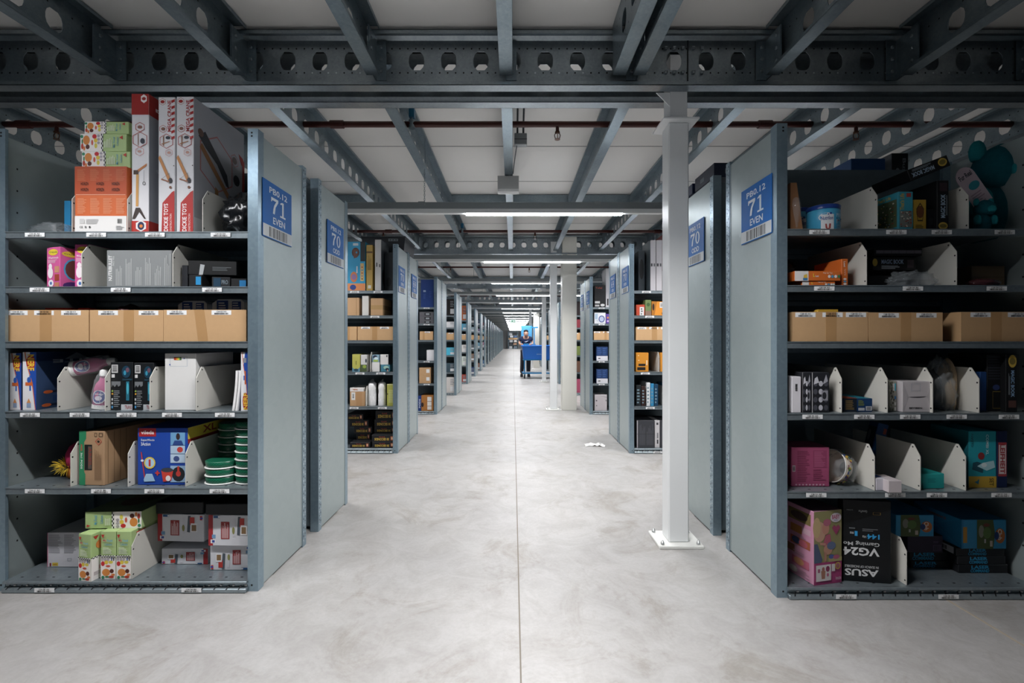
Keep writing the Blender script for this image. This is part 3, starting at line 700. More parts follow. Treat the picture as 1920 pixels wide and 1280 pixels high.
def crane(px0, px1, t, lab, redtop, side=False, yf=2.235, d=.42):
    hexa = lambda cu, cv, r, a=.12: [(cu+r*math.cos(q), cv+r*a*math.sin(q)) for q in [6.2832*(i+.5)/6 for i in range(6)]]
    F = []
    if redtop:
        F += [('r', 0, .85, 1, 1, '#a8231f'), ('p', hexa(.72, .965, .2, .16), '#e7e4e4'), ('e', .72, .965, .12, .012, '#a8231f'), ('r', 0, 0, 1, .085, '#c22a22'), ('p', hexa(.55, .05, .34, .12), '#e7e4e4'), ('e', .55, .05, .2, .03, '#23305a'), ('e', .56, .048, .1, .012, '#e07a2c'),
        ('p', [(.25,.19),(.4,.19),(.42,.42),(.27,.42)], '#d59a4a'), ('p', [(.2,.42),(.32,.45),(.9,.5),(.88,.48)], '#c9783a'), ('r', .12, .42, .4, .45, '#4a3428'), ('p', [(.05,.1),(.25,.18),(.5,.18),(.85,.1),(.75,.1),(.45,.15),(.2,.1)], '#3a2c28'), ('r', .72, .36, .73, .45, '#333333'), ('o', hexa(.74, .355, .1, .14), .3, '#333333')]
        F += [('o', hexa(.5, .76, .3), .12, '#b5453e'), ('e', .5, .76, .14, .012, '#8a5a4a'), ('o', hexa(.5, .67, .48), .08, '#b5453e'), ('e', .65, .66, .13, .02, '#2f3440'), ('r', .38, .63, .42, .71, '#8a5a3a'), ('o', hexa(.48, .585, .28), .1, '#d7867f'), ('e', .48, .585, .12, .008, '#c09080')]
    else:
        F += [('p', hexa(.26, .965, .22), '#dfdcdc'), ('o', hexa(.26, .965, .22), .1, '#b5453e'), ('e', .26, .965, .13, .012, '#a8231f'), ('t', 'MEGA CRANE', .56, .745, .78, .975, '#b02a2a', 90, .02)]
        for k in range(7): F.append(('p', [(.8, .975-.045*k), (1, .985-.045*k), (1, .965-.045*k), (.8, .955-.045*k)], '#b3201e'))
        F += [('o', hexa(.3, .765, .24), .12, '#b5453e'), ('e', .3, .765, .12, .012, '#8a5a4a'), ('o', hexa(.5, .675, .46), .08, '#b5453e'), ('e', .6, .7, .15, .012, '#2f3440'), ('r', .3, .64, .36, .71, '#8a5a3a'), ('p', [(.2,.655),(.7,.675),(.7,.67),(.2,.648)], '#b07040'), ('o', hexa(.66, .59, .24), .1, '#d7867f'), ('e', .66, .59, .11, .01, '#c09080'),
              ('p', [(.02,.55),(.12,.57),(.75,.4),(.62,.38)], '#c9823f'), ('e', .75, .385, .12, .02, '#2c2a30'), ('e', .75, .335, .08, .01, '#7a4a30'), ('p', [(.2,.4),(.7,.38),(.7,.372),(.2,.39)], '#a35a34'), ('r', .93, .49, .99, .497, '#333333'), ('o', [(.25,.4),(.7,.44),(.7,.36)], .1, '#7a6a60'),
              ('p', [(.22,0),(1,0),(1,.31),(.85,.3),(.28,.22)], '#bf2320'), ('t', 'DICKIE TOYS', .36, .012, .62, .215, '#f1eded', 90, .02), ('t', 'CONSTRUCTION', .72, .0, .84, .14, '#e9c9c6', 90)]
    P = {'F': F}
    if redtop: P['R'] = [('r', 0, .85, 1, 1, '#a8231f'), ('t', 'DICKIE', .1, .9, .9, .925, '#e6dede'), ('r', 0, 0, 1, .085, '#b0261f'), ('r', .25, .15, .3, .82, '#b9bcc2'), ('e', .4, .47, .3, .035, '#a9adb4')]
    if side: P['R'] = [('r', .0, 0, 1, .12, '#c9cbd0'), ('o', hexa(.42, .6, .36, .62), .05, '#b96a66'), ('p', [(.08,.74),(.2,.8),(.34,.72),(.62,.56),(.66,.46),(.6,.47),(.42,.6),(.2,.68)], '#23262e'), ('e', .12, .77, .05, .03, '#6a4a3c'), ('p', [(.1,.66),(.14,.7),(.75,.36),(.7,.33)], '#a06a3c'), ('e', .74, .35, .07, .04, '#2a2a30'),
        ('o', hexa(.78, .72, .09, .62), .1, '#b96a66'), ('e', .78, .72, .05, .03, '#6a5a55'), ('e', .82, .56, .07, .045, '#23252c'), ('o', hexa(.9, .4, .09, .9), .1, '#b96a66'), ('p', [(.35,.1),(.45,.1),(.44,.4),(.38,.42)], '#9a6a3a'), ('p', [(.94,.25),(1,.2),(1,.75),(.95,.78)], '#a3302c'), ('p', [(.86,.8),(.96,.78),(1,.7),(.93,.72)], '#a8231f'), ('e', .62, .2, .1, .1, '#5a4434')]
    return bx('toy_crane_box', lab, 'box', px0, px1, t, 5, yf, d, '#dedde0', P, {'R': '#a9abb3'} if side else {'R': '#8f939b'} if redtop else None, grp='tall toy crane boxes')
crane(247, 279, 176, 'tall red and white toy crane box with a red top, left of three', True, yf=2.23)
crane(297, 328, 182, 'tall white toy crane box with red stripes, middle of three', False)
crane(331, 363, 181, 'tall white toy crane box with pictured grey side, right of three', False, True)
divider('L', 348, 5, 'grey divider in front of the rightmost toy crane box', 2.213, d=.02) if False else None
divider('L', 380, 5, 'grey divider beside the black bags on the top left shelf', 2.213)
lump('black_bag', 'shiny black plastic bags heaped right of the crane boxes', 'bag', (-1.374, 2.37, SZ[5]), (.235, .28, .23), BLACKBAG, 8, .32)
# second shelf from the top
PK = '#d8579a'
def craft(): return [('e', .5, .87, .36, .08, '#e4c62e'), ('t', 'Crayola', .2, .84, .8, .9, '#2c5a2c'), ('t', 'Washimals', .12, .71, .9, .76, '#f0dcea'), ('l', .1, .6, .8, .69, 4, '#efc4da'), ('r', .62, .36, .96, .52, '#c98a6a'), ('r', .62, .16, .96, .32, '#a8402f'), ('e', .3, .36, .2, .14, '#efe4ea'), ('e', .3, .52, .13, .07, '#efe4ea'), ('e', .35, .1, .2, .09, '#e8e4ea'), ('e', .35, .1, .08, .04, '#3c6fb5'), ('r', .62, .0, .96, .12, '#c47a5a')]
crR = [('e', .4, .84, .34, .07, '#e4c62e'), ('t', 'Crayola', .15, .815, .65, .86, '#2c5a2c'), ('e', .55, .46, .42, .28, '#3fa0cf'), ('e', .55, .46, .36, .24, '#6a3a35'), ('e', .5, .05, .4, .1, '#4a2a70')]
bx('craft_kit_box', 'pink craft kit box with yellow badge, turned to show two faces', 'box', 83, 117, 463, 4, 2.24, .11, PK, {'F': craft(), 'R': crR}, rz=R(-14), grp='pink craft kits')
bx('craft_kit_box', 'pink craft kit box half hidden behind the grey divider', 'box', 140, 170, 458, 4, 2.262, .14, PK, {'F': craft(), 'R': crR}, grp='pink craft kits')
divider('L', 153, 4, 'grey divider between the pink craft kits and grey appliance box', 2.213)
bx('appliance_box', 'plain grey appliance box with white columns of print', 'box', 200, 322, 469, 4, 2.245, .25, '#85898a', {'F': [('t', 'NUTRIBULLET', .03, .18, .085, .86, '#e6e6e6', 90, .02), ('t', 'PRO 900', .095, .58, .12, .84, '#c8caca', 90)]+[('l', .14+.15*i, .05, .24+.15*i, .92 if i % 2 else .6, 5, '#b9bcbc', 1) for i in range(6)]})
divider('L', 324, 4, 'grey divider between the grey appliance box and small black boxes', 2.213)
K4 = [('r', .0, .0, .2, .25, '#2aa0dc')]
o = bx('black_gadget_box', 'small black box with blue label, front of the black pile', 'box', 354, 378, 515, 4, 2.24, .14, '#16181b', {'F': [('r', .55, .2, .95, .85, '#1e8fd0')]}, grp='small black boxes on the second shelf'); z = top(o)
o2 = bx('black_gadget_box', 'small black box with blue band at the bottom right of the pile', 'box', 398, 430, 519, 4, 2.245, .18, '#1b1e22', {'F': [('r', .1, .1, .5, .9, '#123a55'), ('t', 'PRO', .55, .3, .9, .7, '#7a8a95')]}, rz=R(6), grp='small black boxes on the second shelf')
bx('black_gadget_box', 'small black box with blue corner beside the right post', 'box', 433, 462, 522, 4, 2.25, .2, '#15171a', {'F': [('r', .55, .1, .98, .8, '#1778b8')]}, grp='small black boxes on the second shelf')
bx('black_gadget_box', 'flat black box lying askew on top of the black pile', 'box', 357, 440, 489, 4, 2.26, .09, '#101214', {'F': [('l', .5, .3, .9, .6, 3, '#5c6266'), ('p', [(.22,0),(.3,0),(.34,.7),(.25,.75)], '#a8adb0')]}, z0=z+.001, rz=R(9), grp='small black boxes on the second shelf')
bx('black_gadget_box', 'dark blue lidded box at the left of the black pile', 'box', 341, 352, 497, 4, 2.25, .1, '#23262c', grp='small black boxes on the second shelf')
# row of brown cartons
LC = [(-2.487, PX(170, 2.235)), (PX(172, 2.235), PX(309, 2.235)), (PX(309.6, 2.235), PX(464, 2.235))]
c1 = carton('brown open carton with three labels, first from the outer post', LC[0][0], LC[0][1], 3, 2.225, 581, tape=.49, codes=((.16, '134 03 A1'), (.47, '134 03 B1'), (.79, '134 03 C1')))
c2 = carton('brown open carton holding a dark bag, middle of the left row', LC[1][0], LC[1][1], 3, 2.225, 581, tape=.53, codes=((.25, '134 03 D1'), (.8, '134 03 E1')))
c3 = carton('brown open carton holding blue and white packets', LC[2][0], LC[2][1], 3, 2.225, 580.5, tape=.43, tilt=-.02, tapew=.06, codes=((.16, '134 03 G1'), (.7, '134 03 H1')))
for a, b_, n in ((84, 133, 'left'), (146, 168, 'right')):
    bx('orange_box', f'orange box peeking out of the brown carton, {n} one', 'box', a, b_, 577, 3, 2.30, .2, '#e0482c', z0=SZ[3]+.006, raw=True, grp='orange boxes in the carton')
lump('wrapped_pouch', 'dark red pouch in clear film inside the middle carton', 'bag', (-1.955, 2.31, SZ[3]+.006), (.2, .14, .185), mat('#4a2228', .25, 0, .2, 20, .8), 11, .2)
for a, b_, t_, n in ((334, 388, 564, 'left'), (398, 458, 561, 'right')):
    w = PX(b_, 2.3)-PX(a, 2.3)
    t = thing('wipes_packet', f'blue and white soft packet standing in the brown carton, {n} of two', 'packet', (PX((a+b_)/2, 2.3), 2.3, SZ[3]+.006), 0, 'packets in the carton')
    m = MB(); hh = PZ(t_, 2.3)-SZ[3]-.006
    m.prism([(-w/2, 0), (w/2, 0), (w/2, hh*.93), (w/2-.015, hh), (-w/2+.03, hh), (-w/2, hh*.9)], 'y', 0, .12, mat('#cfd8e2', .3, 0, .03, 20, .7))
    m.printon(facemap(-w/2, w/2, 0, .12, 0, hh, 'F'), [('r', .14, .72, .5, .97, '#2b4fa0'), ('r', .62, .74, .9, .95, '#2b4fa0'), ('l', .2, .76, .46, .94, 3, '#dfe6f0'), ('l', .64, .76, .88, .94, 3, '#dfe6f0')]); m.build('packet', t)
    lump('wrapper', None, None, (0, .055, 0), (w*.98, .13, hh*1.05), FILM, 20+a, .12, 3, 3, parent=t)
# fourth row: blaster boxes, bottles, tins
def blaster(px0, px1, t, yf, d, lab, flip=False, rz=0, raw=False):
    F = [('r', 0, 0, 1, 1, '#e2e2e6'), ('p', [(.55,1),(1,1),(1,0),(.95,0),(.75,.45),(.35,.78)], '#1f4fb4'), ('p', [(.2,1),(.35,.78),(.75,.45),(.97,0),(.92,0),(.68,.45),(.28,.78),(.12,1)], '#d9632c')]
    v0, v1 = (.02, .3) if flip else (.68, .96)
    F += [('e', .6, (v0+v1)/2, .34, .13, '#b3222a'), ('t', 'NERF', .36, v0, .86, v1, '#f0c430', 90 if flip else 270, .03), ('r', .5, .33, .62, .6, '#2a5fc0'), ('r', .2, .42, .75, .48, '#d9632c'), ('e', .45, .52, .12, .05, '#2a5fc0'), ('r', .3, .04, .62, .12, '#8fa3c4'), ('p', [(.3,.12),(.62,.12),(.46,.2)], '#d98b4a')] if not flip else \
         [('e', .6, .16, .38, .15, '#b3222a'), ('t', 'NERF', .34, .02, .9, .3, '#f0c430', 90, .03), ('r', .5, .45, .66, .68, '#d9632c'), ('r', .35, .52, .5, .6, '#2a5fc0'), ('r', .3, .82, .75, .9, '#8a8f98')]
    P = {'F': F, 'R': [('r', 0, .84, 1, 1, '#152a52'), ('r', 0, 0, 1, .84, '#324a72'), ('t', 'ELITE', .2, .8, .9, .86, '#b9c3cf', 180, .02), ('p', [(.35,.86),(.7,.86),(.52,.98)], '#8a94a3'), ('r', .3, .4, .7, .66, '#22314c'), ('e', .5, .52, .1, .1, '#b0482c'), ('p', [(.1,.3),(.85,.38),(.85,.34),(.1,.26)], '#1a2440'), ('e', .14, .29, .06, .03, '#d9632c'), ('r', .2, .12, .8, .22, '#1b3a70'), ('t', '27m', .3, .14, .7, .2, '#dfe4ea', 180, .02), ('r', .1, .04, .7, .08, '#12203c'), ('e', .12, .06, .06, .03, '#d9632c'), ('p', [(.75,.03),(1,.03),(1,.22),(.88,.2)], '#b5483a')]}
    return bx('toy_blaster_box', lab, 'box', px0, px1, t, 2, yf, d, '#1d3f8f', P, rz=rz, grp='toy dart blaster boxes', raw=raw)
blaster(19, 40, 662, 2.25, .4, 'blue and white toy blaster box beside the outer post')
blaster(43, 68, 660, 2.245, .4, 'blue and white toy blaster box with dark pictured side')
blaster(452, 466, 660, 2.22, .3, 'blue toy blaster box squeezed against the aisle post', True)
divider('L', 108, 2, 'grey divider right of the toy blaster boxes', 2.213)
divider('L', 197, 2, 'grey divider right of the pink bottles', 2.213)
divider('L', 281, 2, 'grey divider between the black figure boxes and white box', 2.213)
divider('L', 368, 2, 'grey divider right of the plain white box', 2.213)
def bottle(lab, loc, rot, ln, seed):
    t = thing('pink_bottle', lab, 'bottle', loc, 0, 'pink bottles in film'); t.rotation_euler = rot
    m = MB(); m.lathe([(.02,0),(.034,.005),(.036,.05),(.036,ln*.6),(.03,ln*.75),(.018,ln*.86),(.016,ln)], mat('#c4588c', .25, 0, .06, 14, .7), 18, 1, .6); 
    b = m.build('bottle_body', t)
    n = MB(); n.lathe([(.037,.0),(.037,.02)], WHITE, 18, 1, .6); n.build('foot', t)
    n = MB(); fm = lambda u, v, h: (.0365*math.sin((u-.5)*2.2), -(.0365*.6*math.cos((u-.5)*2.2)+h+.0004), ln*(.12+.5*v))
    n.printon(fm, [('e', .5, .5, .42, .42, '#e6e2ea'), ('e', .5, .5, .36, .36, '#4a5a9c'), ('e', .5, .42, .2, .14, '#e0d8e4'), ('t', 'soap', .25, .58, .75, .7, '#e8e4ee')]); n.build('sticker', t)
    n = MB(); n.lathe([(.018,ln),(.018,ln+.025),(.01,ln+.035)], WHITE, 12); n.build('cap', t)
    lump('film_wrap', None, None, (0, 0, 0), (.088, .06, ln+.04), FILM, 30+seed, .12, 2.5, 4, parent=t)
    return t
bottle('pink bottle in film standing against the divider', (PX(186, 2.275), 2.28, SZ[2]+.002), (0, R(6), R(10)), .165, 1)
bottle('pink bottle in film lying across the top of another', (PX(140, 2.3), 2.285, SZ[2]+.2), (R(-8), R(78), 0), .17, 2)
lump('pink_pack', 'magenta film wrapped pack lying deep on the shelf behind the bottles', 'pack', (PX(235, 2.5), 2.5, SZ[2]+.19), (.26, .14, .06), mat('#6f2f52', .25, 0, .1, 10, .7), 33, .12) if False else None
def figbox(px0, px1, t, lab):
    F = [('r', .06, .78, .34, .95, '#c9c9c9'), ('b', .1, .8, .3, .93, 1), ('r', .06, .68, .2, .75, '#c9c9c9'), ('r', .05, .47, .46, .6, '#6d7276'), ('p', [(.05,.47),(.46,.47),(.46,.52),(.36,.49),(.3,.54),(.2,.48),(.12,.53)], '#101317'), ('l', .16, .06, .44, .42, 9, '#7d8286'), ('e', .1, .4, .04, .02, '#8bb04a'), ('e', .1, .34, .04, .02, '#d99a2c'), ('r', .06, .04, .13, .09, '#4a9cd8'), ('r', .06, .12, .13, .17, '#b9bcbe'), ('r', .06, .2, .13, .25, '#b9bcbe'),
         ('e', .72, .8, .2, .13, '#123a50'), ('e', .66, .78, .06, .05, '#2f8fb0'), ('e', .78, .84, .08, .05, '#6a4a5a'), ('r', .55, .62, .98, .66, '#1b3a4a'), ('r', .72, .2, .86, .6, '#1f6f88'), ('e', .79, .45, .05, .12, '#3fb0c8'), ('r', .5, .0, 1, .12, '#b9c0c4'), ('t', 'TRANS', .66, .02, .98, .1, '#8f1f1f', 0, .02)]
    return bx('action_figure_box', lab, 'box', px0, px1, t, 2, 2.24, .2, '#12161a', {'F': F}, grp='black action figure boxes')
figbox(207, 249, 679, 'black action figure box with barcode, left of two')
figbox(251, 288, 680, 'black action figure box with barcode, right of two, by the divider')
bx('white_carton', 'plain white carton with a small energy label', 'box', 309, 367, 662, 2, 2.235, .3, '#dcdcda', {'F': [('o', [(.17,.77),(.73,.77),(.73,.94),(.17,.94)], .03, '#8aa0b8'), ('r', .3, .88, .36, .93, '#c23a2c'), ('r', .36, .88, .42, .93, '#e08a2c'), ('r', .42, .88, .46, .93, '#d8c83a'), ('r', .46, .88, .5, .93, '#7ab04a'), ('r', .5, .88, .54, .93, '#3a5a3a'), ('e', .63, .91, .02, .012, '#2c4a90'), ('e', .17, .8, .02, .012, '#2c4ab0')]})
for k, n in ((0, 'left'), (1, 'right')):
    m = MB(); pts = []; x0 = PX(435+6*k, 2.215)
    for i in range(9):
        v = i/8; pts.append((.018*math.sin(v*1.5), v*.195))
    m.prism([(a, b) for a, b in pts]+[(a+.009, b) for a, b in reversed(pts)], 'y', 0, .22, mat('#e6e6e6', .6, 0, .02))
    tag(m.build('paper_pad', None, (x0, 2.215, SZ[2]+.001)), f'thin curved white pad of paper leaning by the blue box, {n} one', 'paper', 'white paper pads')
# fifth row
t = thing('plush_toy', 'magenta plush ball with yellow fur tuft behind a divider', 'toy', (PX(142, 2.34), 2.37, SZ[1]+.001))
lump('body', None, None, (0, 0, .05), (.12, .12, .14), mat('#b32a5a', .9, 0, .15, 60, .1), 40, .06, 3, 3, parent=t, crease=False)
m = MB(); rg = rnd(5)
for i in range(160):
    a = rg.uniform(0, 6.28); e = rg.uniform(-.6, .9); r0 = .035; l = rg.uniform(.02, .045); d_ = Vector((math.cos(a)*math.cos(e), math.sin(a)*math.cos(e), math.sin(e)))
    p = Vector((-.05, -.02, .06))+d_*r0*.8; m.tube([p, p+d_*l*.6+Vector((0,0,.004)), p+d_*l], [.002, .0013, .0004], mat('#d8b832', .9, 0, .1, 30, .1), 4)
m.build('fur_tuft', t); lump('base', None, None, (-.02, .0, 0), (.09, .09, .07), mat('#c7762e', .9, 0, .1, 30, .1), 42, .05, 3, 3, parent=t, crease=False)
divider('L', 132.5, 1, 'grey divider left of the brown detergent box', 2.213)
divider('L', 240, 1, 'grey divider between the brown detergent box and blue mop box', 2.213)
divider('L', 348, 1, 'grey divider between the blue mop box and green tubs', 2.213)
KB = '#b08b66'
bx('detergent_box', 'brown cardboard detergent box with a green strip and cut out window', 'box', 147, 197, 808, 1, 2.235, .36, KB, {
    'F': [('p', [(0,0),(.24,0),(.25,.2),(.2,.25),(.2,.8),(.28,.86),(.28,1),(0,1)], '#23895a'), ('t', 'ARIEL', .06, .62, .13, .76, '#d6402e', 270, .02), ('t', '3in1 PODS', .06, .3, .13, .6, '#e6efe8', 270, .02), ('r', .22, .28, .52, .75, '#17191a'), ('r', .36, .3, .5, .72, '#5a5048'), ('t', 'ARIEL', .38, .34, .5, .7, '#8f3a30', 270, .02), ('o', [(.78,.74),(.92,.81),(.78,.88),(.64,.81)], .2, '#c4483a'), ('e', .78, .81, .05, .02, '#3a2c22'), ('o', [(.62,.9),(.72,.9),(.72,.97),(.62,.97)], .25, '#4a3a2c'), ('o', [(.8,.9),(.95,.9),(.95,.97),(.8,.97)], .25, '#4a3a2c'), ('l', .62, .1, .9, .7, 12, '#8a6a4c', 1)],
    'R': [('r', .05+.09*i, .02, .06+.09*i, .98, '#8a6a4a') for i in range(4)], 'T': [('r', 0, 0, .35, 1, '#1d2f28')]}, rz=R(-4))
bx('mop_box', 'blue mop and bucket box with red logo and pictures', 'box', 258, 352, 802, 1, 2.24, .36, '#1746b0', {
    'F': [('r', .03, .85, .37, .995, '#b5222c'), ('t', 'vileda', .07, .89, .33, .955, '#f0e6e6', 0, .02), ('t', 'SuperMocio', .07, .76, .34, .81, '#d6e0f2', 0, .012), ('t', '3Action', .07, .69, .26, .75, '#d6e0f2', 0, .02), ('r', .66, .7, .95, .92, '#6aa5d4'), ('p', [(.7,.7),(.92,.7),(.88,.78),(.74,.78)], '#2a4a90'), ('e', .81, .85, .04, .06, '#3a2a2c'), ('r', .66, .55, .95, .69, '#a9c6e0'), ('e', .85, .62, .06, .05, '#c93a34'), ('r', .66, .39, .95, .54, '#b4cde4'), ('e', .78, .46, .06, .05, '#3a4f8a'), ('r', .66, .05, .97, .34, '#8fb3d8'), ('e', .82, .19, .13, .13, '#22262c'), ('e', .82, .2, .05, .05, '#c9362c'), ('r', .8, .2, .84, .33, '#c9362c'),
          ('p', [(.07,.58),(.09,.58),(.16,.12),(.14,.12)], '#c9362c'), ('e', .1, .43, .03, .02, '#dfe6f2'), ('e', .25, .39, .115, .105, '#e0c23a'), ('e', .25, .39, .09, .08, '#a9d0e6'), ('r', .23, .33, .27, .45, '#c9362c'), ('p', [(.13,.1),(.18,.2),(.3,.2),(.36,.07),(.14,.06)], '#9cc4e4'), ('r', .36, .2, .45, .225, '#d9362c'), ('r', .39, .17, .42, .255, '#d9362c'), ('p', [(.48,.27),(.72,.25),(.68,.08),(.52,.06)], '#d63c2e'), ('e', .6, .265, .12, .04, '#3a3f4a'), ('e', .62, .12, .05, .05, '#e6e0e0')],
    'R': [('r', 0, .8, 1, 1, '#d9c23a'), ('r', 0, .72, 1, .8, '#a8302c'), ('t', 'XL', .3, .84, .6, .97, '#8f2020', 0, .02)]})
def gridmat():
    m = bpy.data.materials.new('green_mesh_plastic'); m.use_nodes = True; nt = m.node_tree; b = nt.nodes['Principled BSDF']
    tc = nt.nodes.new('ShaderNodeTexCoord'); ch = nt.nodes.new('ShaderNodeTexChecker'); ch.inputs['Scale'].default_value = 150
    ch.inputs[1].default_value = lin('#0f6b4c')+(1,); ch.inputs[2].default_value = lin('#0a4f38')+(1,)
    nt.links.new(tc.outputs['Object'], ch.inputs[0]); nt.links.new(ch.outputs[0], b.inputs['Base Color']); b.inputs['Roughness'].default_value = .3
    return m
GM = gridmat()
tub_b = MB().lathe([(.066,0),(.07,.002),(.074,.034),(.068,.036)], GM, 28, 1, .8).mesh('tub_body')
tub_r = MB().lathe([(.072,-.001),(.0775,.0),(.0775,.004),(.072,.005)], WHITE, 28, 1, .8).mesh('white_rim')
for (x, y, n, lab, tilt) in ((PX(408.5, 2.26), 2.29, 3, 'short front stack', .0), (-1.322, 2.30, 8, 'tall stack by the post', 0), (PX(436, 2.46), 2.47, 7, 'stack behind the others', 0)):
    for k in range(n):
        pos = ('lowest' if k == 0 else 'topmost' if k == n-1 else f'{ORD[k+1]} from the bottom')
        t = thing('mesh_tub', f'green mesh tub, {pos} in the {lab}', 'tub', (x, y, SZ[1]+.002+.0385*k), 0, 'green tubs')
        child('tub_body', tub_b, t); child('white_rim', tub_r, t)
# bottom shelf
bx('toy_box', 'white toy box with fine print at the back of the bottom shelf', 'box', 89, 152, 998, 0, 2.33, .3, '#cdcdd4', {'F': [('l', .04, .4, .46, .95, 14, '#8f9098'), ('l', .5, .4, .86, .95, 14, '#8f9098'), ('r', 0, 0, .02, 1, '#d47a9a'), ('r', .15, .04, .32, .13, '#d8c23a'), ('r', .07, .03, .12, .12, '#8a2a3a'), ('t', 'mini', .18, .06, .29, .11, '#a8302c'), ('o', [(.6,.18),(.72,.18),(.72,.26),(.6,.26)], .2, '#8f98a4')], 'R': [('e', .4, .6, .3, .2, '#5a5f68')]})
fp = [(145, 173, 1001, 2.195, -10, 'left of three, turned slightly'), (189, 217, 996, 2.215, 0, 'middle of three'), (218.5, 246, 996, 2.215, 0, 'right of three')]
FT = 0
for a, b_, t_, yf, rz, n in fp:
    o = bx('food_toy_box', f'green toy food box standing on the bottom shelf, {n}', 'box', a, b_, t_, 0, yf, .075 if rz else .2, GRN, {'F': food_up(1), 'R': [('r', 0, 0, 1, .46, '#eeeae8')]+checker(0, .46, 1, .5, 10)+[('p', [(.12,.94),(.45,.94),(.28,.86)], '#c2322b'), ('e', .6, .74, .33, .1, '#d9803a'), ('t', 'food', .45, .2, .75, .3, '#b05060'), ('l', .15, .1, .85, .18, 4, '#a99aa0')]}, rz=R(rz), grp='toy food boxes'); FT = max(FT, top(o))
bx('food_toy_box', 'green toy food box lying across the standing ones on the bottom shelf', 'box', 161, 264, 959, 0, 2.25, .4, GRN, {'F': food_side(True), 'T': [('r', 0, 0, 1, 1, '#6f7f58'), ('e', .5, .4, .25, .2, '#6a4a34'), ('e', .7, .6, .15, .2, '#5a3a2c'), ('e', .35, .65, .14, .15, '#7a6a3c')]}, z0=FT, rz=R(2), grp='toy food boxes')
divider('L', 247, 0, 'grey divider right of the standing toy food boxes', 2.213)
def till(): return [('r', 0, 0, .1, 1, '#a8242a'), ('r', .05, .08, .16, .2, '#e6e6ea'), ('r', .08, .1, .14, .18, '#2c4aa0'), ('r', .08, .24, .16, .36, '#6a9cc8'), ('r', .28, .22, .47, .78, '#9c2a2c'), ('l', .3, .25, .45, .75, 9, '#e3c8c8', 1), ('r', .54, .3, .6, .9, '#cfcfd6'), ('e', .56, .5, .03, .12, '#8a8a4a'), ('p', [(.64,.36),(.7,.34),(.72,.95),(.66,.95)], '#4a5560'), ('r', .7, .62, .8, .9, '#c2342c'), ('r', .72, .36, .86, .68, '#e8e8ea'), ('r', .74, .4, .84, .62, '#8a6a44'), ('r', .92, .8, .97, .96, '#c2342c'), ('r', .93, .84, .98, .9, '#2c4ac0'), ('r', .12, .9, .26, .98, '#2a5a90'), ('e', .24, .94, .025, .03, '#e6e6ea')]
T2 = [('r', .0, .0, 1, .03, '#d3d5da')]
o1 = bx('till_toy_box', 'white and red toy till box, lower left on the bottom shelf', 'box', 303, 390, 1028, 0, 2.36, .22, '#d3d5db', {'F': [(e[0], [(1-a, 1-b) for a, b in e[1]], e[2]) if e[0] == 'p' else (e[0], 1-e[3], 1-e[4], 1-e[1], 1-e[2])+tuple(e[5:]) if e[0] in 'rl' else (e[0], 1-e[1], 1-e[2])+tuple(e[3:]) for e in till()]}, grp='toy till boxes')
o2 = bx('till_toy_box', 'white and red toy till box, lower right on the bottom shelf', 'box', 394, 474, 1020, 0, 2.30, .24, '#d3d5db', {'F': [(e[0], [(1-a, 1-b) for a, b in e[1]], e[2]) if e[0] == 'p' else (e[0], 1-e[3], 1-e[4], 1-e[1], 1-e[2])+tuple(e[5:]) if e[0] in 'rl' else (e[0], 1-e[1], 1-e[2])+tuple(e[3:]) for e in till()]}, grp='toy till boxes')
zz = max(top(o1), top(o2))
o3 = bxm('till_toy_box', 'white and red toy till box leaning on top, left one', 'box', PX(294, 2.33), PX(384, 2.33), zz+.001, zz+.14, 2.33, .24, '#d3d5db', {'F': till()}, rz=R(-3), ry=0, grp='toy till boxes')
o4 = bxm('till_toy_box', 'white and red toy till box leaning on top, right one', 'box', PX(390, 2.28), PX(476, 2.28), zz+.001, zz+.155, 2.28, .24, '#d3d5db', {'F': till()}, rz=R(-2), ry=0, grp='toy till boxes')
def tray(lab, X0, X1, z0, h, y, d, rz=0):
    w = X1-X0; m = MB(); K = mat('#14171b', .55, 0, .05)
    m.box(-w/2, w/2, 0, .012, 0, h, K, .003); m.box(-w/2, w/2, d-.012, d, 0, h, K, .003); m.box(-w/2, -w/2+.012, .012, d-.012, 0, h, K); m.box(w/2-.012, w/2, .012, d-.012, 0, h, K); m.box(-w/2+.012, w/2-.012, .012, d-.012, 0, .01, K)
    tag(m.build('black_tray', None, ((X0+X1)/2, y, z0), rz), lab, 'tray', 'black trays on the bottom shelf')
tray('shallow black tray resting on the till boxes, left one', PX(292, 2.33), PX(381, 2.33), zz+.1415, .06, 2.33, .24)
tray('shallow black tray resting on the till boxes, right one', PX(390, 2.3), PX(478, 2.3), zz+.1565, .055, 2.28, .24)
# ---------------------------------------------------------------- nearest rack on the right
yr = 2.145
def usq(els, a0, k):                                    # squeeze printing into u = a0 .. a0+k
    out = []
    for e in els:
        if e[0] == 'p': out.append(('p', [(a0+k*u, v) for u, v in e[1]], e[2]))
        elif e[0] == 'e': out.append(('e', a0+k*e[1], e[2], k*e[3], e[4], e[5]))
        elif e[0] == 't': out.append(('t', e[1], a0+k*e[2], e[3], a0+k*e[4])+tuple(e[5:]))
        else: out.append((e[0], a0+k*e[1], e[2], a0+k*e[3])+tuple(e[4:]))
    return out
def RD(px, si, label, **k): return divider('R', px, si, label, yr+.012, **k)
